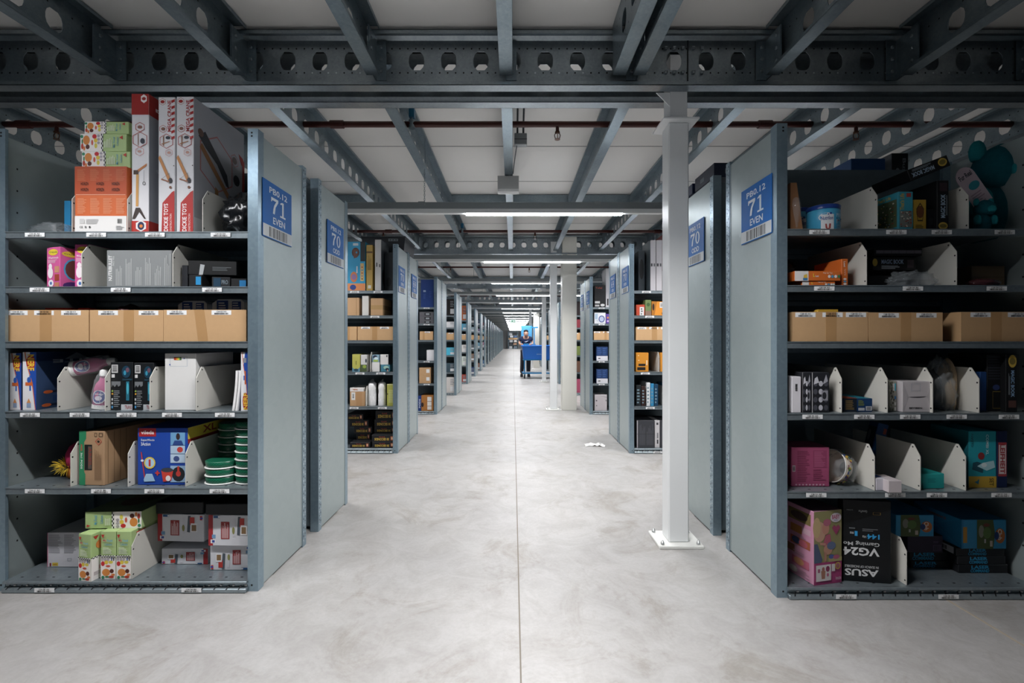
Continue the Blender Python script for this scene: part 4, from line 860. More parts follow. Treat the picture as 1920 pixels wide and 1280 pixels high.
# top shelf
t = thing('wrapped_pack', 'tan pack in glossy film leaning by the right post, top shelf', 'pack', (PX(1494, 2.2), 2.2, SZ[5]+.001))
m = MB(); m.prism([(-.03, 0), (.03, 0), (.0, .235), (-.03, .235)], 'y', 0, .16, mat('#9a6a44', .5, 0, .08)); m.build('pack', t)
lump('wrapper', None, None, (.0, .08, 0), (.085, .2, .255), FILM, 51, .15, 2.5, 3, parent=t)
def tin(pxc, t, y, lab, r=.07):
    h = PZ(t, y)-SZ[5]; T = thing('formula_tin', lab, 'tin', (PX(pxc, y), y+r, SZ[5]+.001), 0, 'blue formula tins')
    m = MB(); m.lathe([(r-.003, 0), (r, .003), (r, h-.025), (r-.002, h-.022)], mat('#3fa9d6', .35, 0, .03), 32)
    fm = lambda u, v, q: ((r+q)*math.sin((u-.5)*2.4), -(r+q)*math.cos((u-.5)*2.4), v*(h-.025))
    W_ = lambda u0, v0, u1, v1, c: [('p', [(u0+(u1-u0)*i/8, v0) for i in range(9)]+[(u1-(u1-u0)*i/8, v1) for i in range(9)], c)]
    m.printon(fm, W_(.2, .0, .52, .74, '#d9dde0')+[('e', .33, .62, .19, .2, '#d9dde0'), ('t', 'Nutrilon', .2, .48, .5, .66, '#26418f', 0, .02), ('e', .44, .78, .03, .05, '#26418f'), ('e', .38, .74, .02, .03, '#26418f'), ('p', [(.3,.3),(.44,.3),(.43,.08),(.36,.02),(.31,.1)], '#a23a34'), ('t', '1', .35, .1, .39, .2, '#e6d6d0'), ('t', 'PEPTI', .6, .62, .9, .78, '#bfe2f0'), ('r', .6, .3, .88, .5, '#d4dce4'), ('e', .66, .45, .025, .035, '#8a4a44'), ('e', .74, .45, .025, .035, '#3a5a90'), ('e', .82, .45, .025, .035, '#8a4a44'), ('r', .6, .52, .88, .58, '#1c4a90'), ('l', .6, .08, .88, .26, 5, '#9cd0e8')])
    m.build('tin_body', T); n = MB(); n.lathe([(r+.001, h-.022), (r+.002, h-.004), (r-.004, h), (r-.012, h-.002)], mat('#1d3f94', .3), 32); n.build('lid', T)
tin(1562, 381, 2.17, 'blue formula tin facing forward on the right top shelf')
tin(1511, 388, 2.345, 'blue formula tin behind the front one on the right top shelf', .062)
RD(1645, 5, 'white divider right of the formula tins')
Pz = '#2f9fb8'
puz = [('t', "That's Life", .1, .86, .7, .95, '#c9b03a', 0, .02), ('r', .05, .1, .95, .82, '#5a6a4a')]
rg = rnd(9)
for i in range(60): puz.append(('e', rg.uniform(.08,.92), rg.uniform(.14,.8), rg.uniform(.01,.04), rg.uniform(.01,.02), rg.choice(['#d9d4c4','#a8402f','#d8b53a','#6f8fb0','#2f3a34','#e6e2da'])))
bx('puzzle_box', 'turquoise puzzle box with busy crowd picture on the top shelf', 'box', 1684, 1712, 359, 5, 2.18, .14, Pz, {'L': puz+[('r', .6, .02, .85, .08, '#c23a2c')], 'F': [('t', "That's Life", .1, .52, .4, .95, '#c9b03a', 90, .02), ('r', .55, .86, .85, .96, '#b5382c'), ('r', .1, .08, .92, .5, '#7a7f78')]+[('e', rg.uniform(.15,.88), rg.uniform(.1,.48), .05, .015, rg.choice(['#d9d4c4','#a8402f','#4a4f48','#c8c2b4'])) for i in range(30)]})
bx('yellow_box', 'yellow mechanic toy box behind the puzzle box', 'box', 1713, 1737, 374, 5, 2.185, .2, '#b58f26', {'F': [('e', .5, .6, .3, .2, '#6a3a1c'), ('o', [(.3,.3),(.7,.3),(.8,.7),(.5,.9),(.2,.7)], .15, '#3a2a1c'), ('l', .15, .05, .85, .2, 3, '#5a4a1c')]})
MBF = [('t', 'MAGIC BOOK', .3, .25, .7, .72, '#a9c4dc', 90, .02), ('e', .5, .09, .4, .075, '#c9a63a'), ('e', .5, .09, .3, .04, '#7a6a2c'), ('r', .2, .78, .85, .95, '#3a2a30'), ('r', .78, .3, .84, .7, '#8f9aa4')]
bx('activity_book_box', 'black activity book box with vertical lettering on the top shelf', 'box', 1757, 1779, 338, 5, 2.18, .3, '#0f1114', {'F': MBF}, grp='black activity book boxes')
bx('dark_box', 'plain black box between the yellow box and the lettered box', 'box', 1738.5, 1754, 392, 5, 2.2, .28, '#14161a', {'F': [('l', .2, .3, .8, .6, 4, '#33363c')]})
RD(1816, 5, 'white divider right of the black activity book box')
bxm('activity_book_box', 'black activity book box leaning at a slant across the top shelf goods', 'box', PX(1699, 2.22), PX(1778, 2.22), PZ(338, 2.2)+.035, PZ(338, 2.2)+.09, 2.2, .22, '#0f1114', {'F': [('t', 'MAGIC BOOK', .06, .2, .62, .6, '#a9c4dc', 180, .02), ('e', .84, .55, .11, .36, '#c9a63a'), ('e', .84, .55, .08, .22, '#7a6a2c'), ('l', .1, .68, .6, .9, 3, '#8f9aa4')]}, ry=R(-21), grp='black activity book boxes')
# plush toys in the dark corner
def plush(lab, loc, s, seed, card=False):
    T = thing('plush_toy', lab, 'toy', loc, 0, 'teal plush toys'); K = mat('#12606e', .95, 0, .2, 60, .1); K2 = mat('#1d8a94', .95, 0, .2, 60, .1)
    lump('body', None, None, (0, 0, 0), (.17*s, .15*s, .2*s), K, seed, .07, 3, 3, parent=T, crease=False); lump('head', None, None, (.02*s, -.02*s, .17*s), (.17*s, .15*s, .15*s), K, seed+1, .06, 3, 3, parent=T, crease=False)
    for sx in (-1, 1): lump('ear', None, None, ((.02+sx*.07)*s, -.01*s, .27*s), (.05*s, .04*s, .07*s), K2, seed+2, .05, 3, 3, parent=T, crease=False); lump('arm', None, None, (sx*.08*s, -.05*s, .07*s), (.05*s, .07*s, .1*s), K2, seed+3, .05, 3, 3, parent=T, crease=False)
    lump('muzzle', None, None, (.02*s, -.09*s, .19*s), (.08*s, .04*s, .06*s), K2, seed+5, .05, 3, 3, parent=T, crease=False)
plush('large teal plush animal slumped in the dark corner of the right top shelf', (PX(1862, 2.4), 2.42, SZ[5]+.001), 1.55, 60)
plush('small teal plush toy lying at the front of the dark corner', (PX(1846, 2.22), 2.24, SZ[5]+.001), .5, 70)
t = thing('toy_card', 'round pale card tag hanging from the teal plush animal', 'card', (PX(1800, 2.28), 2.25, SZ[5]+.28)); t.rotation_euler = (0, R(-35), 0)
m = MB(); pts = [(.05*math.cos(q), .05*math.sin(q)) for q in [math.pi*i/10 for i in range(11)]]+[(-.05, -.16), (.05, -.16)]
m.prism(pts, 'y', 0, .003, mat('#c9b6c0', .5, 0, .03)); m.printon(facemap(-.05, .05, 0, .003, -.16, .05, 'F'), [('t', 'Fur Real', .15, .74, .85, .86, '#26303a', 0, .02), ('e', .6, .5, .3, .1, '#2a8fa0'), ('l', .15, .05, .8, .35, 5, '#a08a98')]); m.build('card', t)
# shelf 4
o = bx('orange_toy_box', 'flat orange and white toy box, lower of two on the right rack', 'box', 1504, 1566, 527, 4, 2.17, .2, '#dd6a22', {'F': [('r', 0, 0, .2, 1, '#d9d6d4'), ('t', 'L', .28, .35, .33, .8, '#e6d23a', 0, .03), ('t', 'Pop Up Toy', .48, .62, .72, .9, '#f2dcc8'), ('e', .72, .3, .035, .2, '#e6e2e0'), ('e', .8, .3, .035, .2, '#4a9cc8'), ('e', .88, .3, .035, .2, '#e6e2e0'), ('e', .95, .3, .035, .2, '#c9e0d8')]}, grp='orange pop up toy boxes')
bx('orange_toy_box', 'flat orange and white toy box, upper of two on the right rack', 'box', 1490, 1576, 508, 4, 2.165, .2, '#dd6a22', {'F': [('r', 0, 0, .3, 1, '#d9d6d4'), ('p', [(.18,.05),(.28,.05),(.27,.7),(.2,.6)], '#d9b03a'), ('r', .18, .05, .28, .3, '#3a7ab0'), ('t', 'L', .4, .4, .44, .75, '#e6d23a', 0, .03), ('t', 'Lexi', .45, .4, .52, .6, '#d9e6ee'), ('t', 'Pop Up Toy', .62, .7, .82, .88, '#f2dcc8'), ('e', .75, .45, .03, .16, '#e6e2e0'), ('e', .82, .45, .03, .16, '#4a9cc8'), ('e', .89, .45, .03, .16, '#e6e2e0'), ('e', .96, .45, .03, .16, '#3a8a5a')]}, z0=top(o), grp='orange pop up toy boxes')
bx('orange_toy_box', 'orange toy box standing on end beside the flat ones', 'box', 1578, 1590, 485, 4, 2.18, .2, '#dd6a22', {'F': [('t', 'Lexi', .3, .7, .6, .9, '#f0e6dc', 270, .02), ('t', 'Pop Up Toy', .4, .38, .62, .62, '#f0e0d0', 270), ('e', .5, .25, .25, .035, '#e6e2e0'), ('e', .5, .16, .25, .035, '#4a9cc8'), ('e', .5, .07, .25, .035, '#e6e2e0')]}, grp='orange pop up toy boxes')
lump('black_bag', 'black printed bag crumpled above the orange toy boxes', 'bag', (PX(1503, 2.32), 2.49, SZ[4]+.001), (.12, .22, .19), BLACKBAG, 80, .22)
RD(1625, 4, 'white divider right of the orange toy boxes')
lump('plastic_bag', 'clear crinkled plastic bag spread in front of the activity book box', 'bag', (PX(1705, 2.23), 2.22, SZ[4]+.001), (.26, .12, .085), FILMD, 82, .35, 3)
lump('plastic_bag', 'clear crumpled plastic bag heaped against the second white divider', 'bag', (PX(1757, 2.25), 2.36, SZ[4]+.001), (.13, .17, .11), FILM, 84, .35, 3)
bx('dark_box', 'black box low behind the clear plastic bags', 'box', 1628, 1722, 517, 4, 2.29, .16, '#15181b')
bxm('activity_book_box', 'black activity book box lying above the clear bag', 'box', PX(1632, 2.3), PX(1712, 2.3), PZ(512, 2.29)+.014, PZ(486, 2.29)+.01, 2.285, .17, '#0f1114', {'F': [('t', 'MAGIC BOOK', .2, .48, .72, .82, '#a9c4e6', 0, .025), ('e', .05, .6, .06, .3, '#c9a63a'), ('r', .8, .2, .95, .8, '#4a3a44'), ('l', .2, .1, .72, .4, 3, '#a4acb4')]}, grp='black activity book boxes')
bxm('striped_box', 'long black box with a grey window strip lying on the activity book box', 'box', PX(1636, 2.3), PX(1726, 2.3), PZ(486, 2.29)+.018, PZ(470, 2.29)+.012, 2.29, .16, '#121418', {'F': [('r', .04, .3, .98, .75, '#6f6a76')]+[('r', .04+.157*i, .3, .045+.157*i, .75, '#2a2a30') for i in range(1, 6)]})
RD(1794, 4, 'white divider right of the clear plastic bags')
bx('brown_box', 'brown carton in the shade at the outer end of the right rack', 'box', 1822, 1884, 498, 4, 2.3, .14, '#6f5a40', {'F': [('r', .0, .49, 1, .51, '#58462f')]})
lump('red_film_pack', 'dark red film wrapped pack in front of the shaded brown carton', 'pack', (PX(1842, 2.22), 2.225, SZ[4]+.001), (.16, .1, .04), mat('#5a2a30', .25, 0, .15, 20, .7), 88, .25)
# cartons
carton('brown open carton with three labels nearest the right post', PX(1486, 2.165), PX(1627.5, 2.165), 3, 2.165, 584.5, tape=.51, codes=((.17, '128 03 A1'), (.53, '128 03 B1'), (.84, '128 03 C1')))
carton('brown open carton with two labels, middle of the right row', PX(1629, 2.165), PX(1767.5, 2.165), 3, 2.165, 585.5, tape=.5, codes=((.27, '128 03 D1'), (.78, '128 03 E1')))
carton('brown carton turned to show its end, far right of the row', PX(1802, 2.165), PX(1948, 2.165), 3, 2.165, 584.5, d=.3, tape=.45, codes=((.25, '128 03 F1'), (.73, '128 03 G1')), lid=True)
bx('yellow_folder', 'yellow card peeking out of the first right carton', 'card', 1533, 1572, 580, 3, 2.19, .06, '#c79a2c', z0=SZ[3]+.006)
# shelf 2
bx('white_box', 'narrow white box with side barcode next to the right post', 'box', 1485, 1502, 706, 2, 2.155, .25, '#d4d2d8', {'F': [('b', .35, .6, .6, .8, 1)]})
def cup(): return [('r', .02, .02, .98, .98, '#22242a')]+[('e', .2+.3*(i % 3), .12+.2*(i//3), .12, .07, '#b9bac4' if (i+i//3) % 2 else '#4a4c56') for i in range(12)]+[('r', .55, .3, .9, .55, '#8d8e98'), ('e', .7, .42, .12, .09, '#2a2c32'), ('p', [(.1,.7),(.4,.75),(.3,.9),(.15,.85)], '#c9cad2'), ('p', [(.6,.7),(.9,.78),(.8,.95)], '#a9aab4'), ('r', 0, 0, .03, 1, '#c9c8cc')]
bx('patterned_box', 'black and white patterned box, left of two', 'box', 1504, 1520.5, 698, 2, 2.165, .2, '#2a2c32', {'F': cup()}, grp='black and white patterned boxes')
bx('patterned_box', 'black and white patterned box, right of two, by the divider', 'box', 1522, 1555, 698, 2, 2.165, .2, '#2a2c32', {'F': cup()}, grp='black and white patterned boxes')
RD(1578, 2, 'white divider right of the patterned boxes')
bx('blue_box', 'low dark blue box with a barcode label', 'box', 1582, 1636, 747, 2, 2.185, .2, '#123a6a', {'F': [('r', 0, 0, .45, 1, '#14202e'), ('l', .06, .15, .42, .9, 8, '#8a7038'), ('r', .76, .1, .97, .42, '#c9ccd2'), ('b', .79, .14, .94, .38), ('r', .5, .1, .72, .3, '#b9bcc2'), ('l', .5, .45, .72, .9, 5, '#7a8a4a')], 'T': [('r', 0, 0, 1, 1, '#1f7a90'), ('r', 0, 0, .5, .6, '#a8482c')]})
RD(1664, 2, 'white divider right of the low blue box')
bx('picture_tin', 'pale pictured box wedged beside the white folded carton', 'box', 1667, 1681, 714, 2, 2.2, .2, '#9a9a8c', {'F': [('r', .5, .68, .9, .92, '#2fa4b8'), ('r', .5, .68, .72, .92, '#d9dcdc'), ('r', .7, .4, .92, .5, '#2f78b8'), ('r', .7, .2, .92, .3, '#d4d4d0'), ('r', .7, .02, .92, .14, '#d4d4d0')]+[('e', rg.uniform(.05,.6), rg.uniform(.05,.95), .08, .04, rg.choice(['#5a5a48','#c9c8b8','#3a3a30','#7a7a68'])) for i in range(24)]})
bx('white_carton', 'white folded end carton with small black lettering', 'box', 1692, 1749, 715, 2, 2.17, .14, '#bfb9bc', {'F': [('p', [(.02,.98),(.2,.5),(.02,.02)], '#aaa5a9'), ('p', [(.98,.98),(.8,.52),(.98,.02)], '#b0abae'), ('p', [(.2,.5),(.8,.52),(.7,.485),(.5,.475),(.3,.48)], '#4a464c'), ('o', [(.28,.7),(.58,.7),(.58,.93),(.28,.93)], .08, '#a9b2bc'), ('t', 'BEYSBEN', .22, .11, .64, .17, '#26282c', 0, .02)]})
RD(1749, 2, 'white divider right of the white folded carton')
t = thing('bagged_figure', 'clear bag holding a tan fabric item propped upright', 'bag', (PX(1776, 2.24), 2.25, SZ[2]+.001))
lump('fabric', None, None, (.035, .03, 0), (.06, .1, .255), mat('#a99272', .8, 0, .08, 30), 90, .16, 3, 3, parent=t); lump('wrapper', None, None, (-.01, .02, 0), (.125, .14, .275), FILMD, 92, .3, 2.6, 4, parent=t); lump('stuffing', None, None, (-.03, .04, 0), (.07, .1, .2), BLACKBAG, 93, .25, 3, 3, parent=t)
RD(1836, 2, 'white divider right of the bagged tan item')
bx('blue_box', 'slim blue box behind the last divider', 'box', 1838, 1850, 697, 2, 2.2, .2, '#173f7a')
bx('dark_box', 'black striped box left of the vertical lettered box', 'box', 1851, 1884, 664, 2, 2.2, .2, '#101216', {'F': [('l', .05, .55, .95, .98, 9, '#2a2c34'), ('o', [(.3,.05),(.85,.05),(.85,.35),(.3,.35)], .06, '#8a7430'), ('e', .5, .42, .2, .05, '#2a3a6a')]})
bx('activity_book_box', 'black activity book box standing at the outer end, fourth shelf down', 'box', 1886, 1908, 664, 2, 2.175, .25, '#0f1114', {'F': [('e', .55, .88, .35, .11, '#c9a63a'), ('e', .55, .88, .26, .06, '#7a6a2c'), ('t', 'MAGIC BOOK', .42, .26, .72, .72, '#8fb8e0', 270, .02), ('l', .2, .3, .34, .74, 2, '#9aa4ac', 1), ('r', .2, .08, .85, .2, '#5a3a34')]}, grp='black activity book boxes')
# shelf 1
bx('pink_box', 'pink box with fine print, nearest the right post', 'box', 1484, 1555, 838, 1, 2.215, .14, '#a8476f', {'F': [('l', .15, .12, .5, .92, 18, '#8a3458'), ('r', .57, .48, .93, .92, '#963c62'), ('l', .6, .5, .9, .9, 12, '#b4587e'), ('l', .57, .15, .92, .45, 6, '#8a3458'), ('r', .02, .38, .1, .54, '#c9b0bc'), ('b', .03, .4, .09, .52, 1)]+[('e', .12+.09*i, .05, .025, .02, '#d0a4b8') for i in range(9)]})
t = thing('patterned_bowl', 'colourful patterned bowl on its side in clear film', 'bowl', (PX(1574, 2.25), 2.28, SZ[1]+.082)); t.rotation_euler = (0, R(-78), R(8))
bm_ = MB(); bm_.lathe([(.03, -.055), (.055, -.045), (.075, -.015), (.081, .02), (.079, .02), (.072, -.014), (.05, -.04)], mat('#c9bfb2', .3, 0, .05), 30, cap=False)
rg = rnd(12)
fm = lambda u, v, h: ((.0775+.004*v+h)*math.cos(u*6.283), (.0775+.004*v+h)*math.sin(u*6.283), -.012+.03*v)
bm_.printon(fm, [('e', rg.random(), rg.uniform(.1,.9), rg.uniform(.008,.02), rg.uniform(.1,.25), rg.choice(['#c2402f','#2f8a8a','#d8b03a','#3f5fa8','#6a8a3a','#8a3a5a'])) for i in range(90)]); bm_.build('bowl_body', t)
m = MB(); m.lathe([(.0815, .017), (.083, .02), (.0815, .023), (.079, .02)], WHITE, 30, cap=False); m.build('rim', t)
lump('wrapper', None, None, (0, 0, -.07), (.164, .164, .115), FILM, 101, .2, 2.4, 4, parent=t)
RD(1640, 1, 'white divider right of the bagged bowl')
bxm('brick_toy_box', 'dark blue building toy box leaning behind the divider', 'box', PX(1652, 2.33), PX(1673, 2.33), SZ[1]+.03, SZ[1]+.275, 2.42, .06, '#17457f', {'F': [('r', .62, .78, .9, .9, '#b5402c'), ('r', .1, .4, .95, .75, '#1d6fb0'), ('p', [(.1,.05),(.9,.1),(.8,.35),(.2,.3)], '#5a5a60')], 'L': [('r', .05, .1, .95, .9, '#1a2c40'), ('e', .3, .7, .15, .12, '#6a7078'), ('e', .65, .5, .2, .12, '#3a4450')]}, ry=R(14))
bx('small_white_box', 'small white and blue box lying on the shelf edge, left one', 'box', 1642.5, 1661, 897, 1, 2.157, .12, '#c4c2cc', {'F': [('r', .75, 0, 1, 1, '#2450b0')], 'T': [('r', 0, .2, 1, 1, '#2450b0')]}, fc={'R': '#2450b0'}, grp='small white boxes')
bx('small_white_box', 'small white box jutting over the shelf edge', 'box', 1666, 1691, 901, 1, 2.125, .1, '#c9bfc2', grp='small white boxes')
RD(1726, 1, 'white divider right of the small white boxes')
bx('teal_box', 'bright teal box lying flat on the shelf', 'box', 1730, 1772, 888, 1, 2.185, .2, '#18a7a4', {'F': [('l', .2, .4, .6, .7, 3, '#128a8a')]}, rz=R(4))
bx('teal_box', 'dark teal box deep behind the flat bright teal one', 'box', 1742, 1762, 858, 1, 2.46, .12, '#126a70') 
RD(1811, 1, 'white divider right of the bright teal box')
bx('mop_set_box', 'turquoise and yellow cleaning set box with navy edge', 'box', 1816, 1868, 808, 1, 2.2, .2, '#1a9fae', {'F': [('r', 0, 0, 1, .2, '#c7a02e'), ('t', 'SET', .75, .03, .9, .17, '#4a3a14', 270, .02), ('t', 'COMBI XL', .62, .58, .72, .94, '#bfe4ea', 270), ('e', .45, .56, .12, .065, '#8f2a2c'), ('p', [(.12,.32),(.5,.26),(.55,.42),(.3,.46),(.15,.44)], '#1a5060'), ('p', [(.3,.38),(.65,.3),(.95,.36),(.9,.48),(.5,.44)], '#a4d4dc'), ('e', .55, .4, .1, .04, '#d4e6e8'), ('p', [(.2,.1),(.35,.06),(.38,.16),(.3,.12)], '#2a7a90'), ('t', 'CLEAN', .08, .72, .16, .95, '#1f5a66', 90)], 'L': [('r', 0, 0, 1, 1, '#14606c')]})
bx('cleaner_box', 'tall navy box with vertical white and red lettering', 'box', 1869.5, 1889, 808, 1, 2.2, .2, '#12234f', {'F': [('p', [(.1,.2),(.9,.2),(.9,.8),(.1,.8)], '#d4c4c4'), ('o', [(.1,.2),(.9,.2),(.9,.8),(.1,.8)], .14, '#a8323a'), ('t', 'LEIFHEIT', .28, .25, .74, .77, '#a3262e', 270, .03)]})
# bottom shelf
doll = [('r', .0, .3, 1, 1, '#8f8a58'), ('r', 0, 0, 1, .3, '#b23a78'), ('e', .2, .72, .22, .14, '#c99a80'), ('e', .1, .78, .14, .14, '#c9ac7a'), ('e', .42, .76, .13, .085, '#c98a76'), ('e', .47, .84, .14, .05, '#b8627a'), ('p', [(.32,.55),(.42,.67),(.58,.68),(.62,.55),(.5,.5),(.38,.5)], '#b8566f'), ('p', [(.2,.58),(.42,.56),(.42,.53),(.22,.54)], '#c48a76'), ('e', .5, .47, .16, .07, '#c08a72'), ('e', .62, .52, .16, .055, '#5c6c90'), ('p', [(.0,.3),(.0,.56),(.12,.56),(.3,.34),(.25,.3)], '#4c5878'), ('p', [(.36,.45),(.46,.42),(.44,.32),(.36,.3)], '#b27c66'), ('r', .52, .3, 1, .36, '#a39a62'), ('e', .62, .37, .1, .03, '#4a5aa0'), ('e', .8, .36, .12, .03, '#b85a7a'),
        ('e', .78, .9, .2, .065, '#cfc6ce'), ('t', 'BABY', .64, .88, .92, .94, '#b04a70', 0, .03), ('t', 'born', .72, .855, .84, .875, '#4a6ab0'), ('p', [(.64,.76),(.72,.8),(.79,.77),(.86,.8),(.94,.76),(.79,.66)], '#a33a66'), ('r', .06, .05, .6, .27, '#d6cfd0'), ('e', .32, .21, .05, .03, '#a3605a'), ('p', [(.26,.08),(.38,.08),(.4,.19),(.24,.19)], '#a8705a'), ('e', .48, .21, .07, .04, '#93305c'), ('e', .48, .13, .04, .025, '#c05a80'), ('r', .12, .17, .2, .22, '#b06080'), ('r', .62, .17, .74, .27, '#d6cfd0'), ('e', .84, .24, .1, .05, '#c4a440'), ('e', .84, .24, .07, .035, '#a8606a'), ('t', 'Interactive', .76, .05, .96, .1, '#d6c0cc')]
dolL = [('r', .12, .78, .9, .94, '#7a6a3c'), ('e', .5, .86, .3, .06, '#4a3a34'), ('r', .2, .61, .6, .72, '#b8783a'), ('r', .62, .64, .9, .72, '#c9a0b0'), ('r', .2, .44, .88, .55, '#a8583c'), ('e', .4, .5, .16, .05, '#3a4a70'), ('e', .65, .49, .15, .05, '#b85a6a'), ('r', .05, .32, .35, .42, '#8a5a3c'), ('r', .25, .16, .85, .27, '#c0607a'), ('e', .5, .22, .18, .05, '#c98a60'), ('e', .3, .08, .16, .045, '#d9cfc8'), ('l', .4, .03, .9, .12, 4, '#b58a9c'), ('l', .3, .56, .85, .6, 2, '#b58a9c'), ('l', .3, .3, .85, .36, 2, '#b58a9c')]
bx('doll_box', 'pink doll box with a child and doll picture, corner facing out', 'box', 1521, 1583, 957, 0, 2.17, .17, '#c98aa8', {'F': doll, 'L': dolL}, fc={'T': '#6a4a58'}, rz=R(12))
mon = [('t', 'ASUS', .03, .07, .74, .155, '#d9dbdc', 180, .03), ('t', 'IN SEARCH OF INCREDIBLE', .03, .17, .74, .2, '#c9ccce', 180), ('t', 'VG24', .0, .32, .76, .42, '#d9dbdc', 180, .03), ('t', 'Gaming Mo', .0, .44, .76, .5, '#c9ccce', 180), ('t', '144', .5, .53, .76, .59, '#2a9fe0', 180, .03), ('t', 'Hz', .4, .54, .48, .57, '#c9ccce', 180), ('t', '1', .24, .56, .3, .62, '#2a9fe0', 180, .03), ('t', 'ms', .14, .585, .22, .61, '#c9ccce', 180), ('l', .4, .62, .76, .66, 2, '#6a6e72'), ('l', .12, .64, .3, .67, 1, '#6a6e72'), ('o', [(.62,.83),(.78,.83),(.78,.86),(.62,.86)], .12, '#8a6a2c'), ('t', 'GamePlus', .32, .85, .5, .88, '#b9bcbe', 180), ('t', 'G-SYNC', .06, .87, .2, .885, '#8a8e92', 180)]
o = bx('monitor_box', 'black monitor box standing upside down beside the doll box', 'box', 1585, 1666, 938, 0, 2.185, .05, '#0b0f13', {'F': mon, 'T': [('r', 0, 0, 1, 1, '#2a2f33')]}, rz=R(-9))
RD(1700, 0, 'white divider right of the black monitor box')
o1 = bx('laser_game_box', 'black flat game box, lower left on the bottom right shelf', 'box', 1708, 1781, 1051, 0, 2.32, .22, '#14151a', {'F': [('t', 'LASER', .1, .5, .66, .9, '#1f8fc0', 0, .03), ('t', 'COMMAND', .06, .08, .62, .45, '#1f8fc0', 0, .03)]}, grp='black laser game boxes')
o2 = bx('laser_game_box', 'black flat game box, upper left on the bottom right shelf', 'box', 1706, 1778, 1034, 0, 2.32, .22, '#14151a', {'F': [('t', 'LASER', .1, .5, .66, .9, '#1f8fc0', 0, .03), ('t', 'COMMAND', .06, .08, .62, .45, '#1f8fc0', 0, .03)]}, z0=top(o1), grp='black laser game boxes')
o3 = bx('purple_box', 'dark purple box under the left blue club box', 'box', 1702, 1768, 1004, 0, 2.31, .24, '#2c2038', {'F': [('r', .72, .1, .95, .45, '#5a4a68'), ('b', .74, .12, .93, .42), ('l', .72, .55, .92, .7, 2, '#5a4a68')]}, z0=top(o2))
CLB = [('p', [(.12,0),(.6,0),(.66,.5),(.6,1),(.12,1)], '#4a5a2c'), ('e', .25, .6, .08, .22, '#8a8a7a'), ('e', .42, .55, .12, .2, '#5a7a3a'), ('e', .4, .82, .1, .06, '#7a3a2c'), ('r', .5, .08, .58, .28, '#c9b8a8'), ('e', .8, .45, .15, .26, '#c96a28'), ('t', 'Club', .73, .3, .86, .68, '#eae2d6', 270, .03), ('e', .7, .45, .07, .14, '#1a3a78'), ('r', .33, .2, .38, .34, '#b9b4b0')]
bx('club_toy_box', 'bright blue club toy box on the purple box', 'box', 1670+10, 1751, 965, 0, 2.30, .26, '#2a93c8', {'F': CLB}, z0=top(o3), grp='blue club toy boxes')
oo = None
for k, (a, b_, t_, n) in enumerate(((1797, 1890, 1058, 'lowest'), (1795, 1886, 1042, 'middle'), (1793, 1884, 1027, 'topmost'))):
    oo = bx('laser_game_box', f'black flat game box, {n} in the outer stack of three', 'box', a, b_, t_, 0, 2.27, .25, '#14151a', {'F': [('t', 'LASER', .26, .5, .62, .9, '#1f8fc0', 0, .03), ('t', 'COMMAND', .24, .08, .62, .45, '#1f8fc0', 0, .03)], 'L': [('t', 'LASER', .1, .2, .8, .8, '#1f8fc0', 0, .03)] if k < 2 else [('r', .1, .1, .95, .95, '#b9bcc2'), ('b', .3, .25, .8, .75)]}, z0=None if k == 0 else top(oo), grp='black laser game boxes')
bx('club_toy_box', 'bright blue club toy box on the outer stack of game boxes', 'box', 1803, 1887, 974, 0, 2.26, .27, '#2a93c8', {'F': [('r', 0, .0, .04, 1, '#1f7fb8'), ('r', .03, .2, .12, .75, '#c08a2c')]+usq(CLB, .25, .75), 'L': [('p', [(.0,0),(.5,.5),(0,1)], '#1f7ab0'), ('p', [(1,0),(.5,.5),(1,1)], '#2488bc'), ('t', 'EXPERIENCE', .3, .78, .7, .86, '#a8582c')]}, z0=top(oo), grp='blue club toy boxes')
# goods standing on the unit behind, visible over its back panel
yb = 2.145+2*D+.17-.46
bx('blue_toy_box', 'dark blue toy box on the rear rack, seen over the back panel', 'box', 1596, 1660, 297, 5, yb+.02, .2, '#154a86', {'F': [('e', .5, .6, .18, .2, '#3a3a4a')], 'L': [('e', .4, .55, .2, .2, '#c9c0a4'), ('e', .8, .3, .1, .1, '#c9a43a')]}, raw=True)
bx('black_box', 'black box with a round emblem on the rear rack, seen over the back panel', 'box', 1672, 1703, 287, 5, yb+.03, .2, '#0f1216', {'F': [('t', 'BuzzWave', .65, .55, .85, .95, '#7a8288', 270), ('o', [(.35+.18*math.cos(6.283*i/12), .78+.08*math.sin(6.283*i/12)) for i in range(12)], .3, '#7a8288')]}, fc={'L': '#5a5f64'}, raw=True)
for k, (p0, p1, t_) in enumerate(((1338, 1350, 318), (1326, 1337, 337))): pass
ZT = H+.001
bxm('navy_box', 'navy box lying on top of the rear rack behind the right post', 'box', XR+.02, XR+.3, ZT, ZT+.09, 2.86, .3, '#1a2238', {'F': [('r', .25, .25, .5, .6, '#8f98a2'), ('b', .28, .3, .47, .55)], 'L': [('r', .3, .3, .5, .6, '#5a6470')]}) 
bxm('navy_box', 'second navy box further back on top of the rear rack', 'box', XR+.01, XR+.3, ZT, ZT+.07, 3.18, .12, '#1c2a4a', {'F': [('l', .1, .2, .6, .8, 3, '#3a4a6a')]})
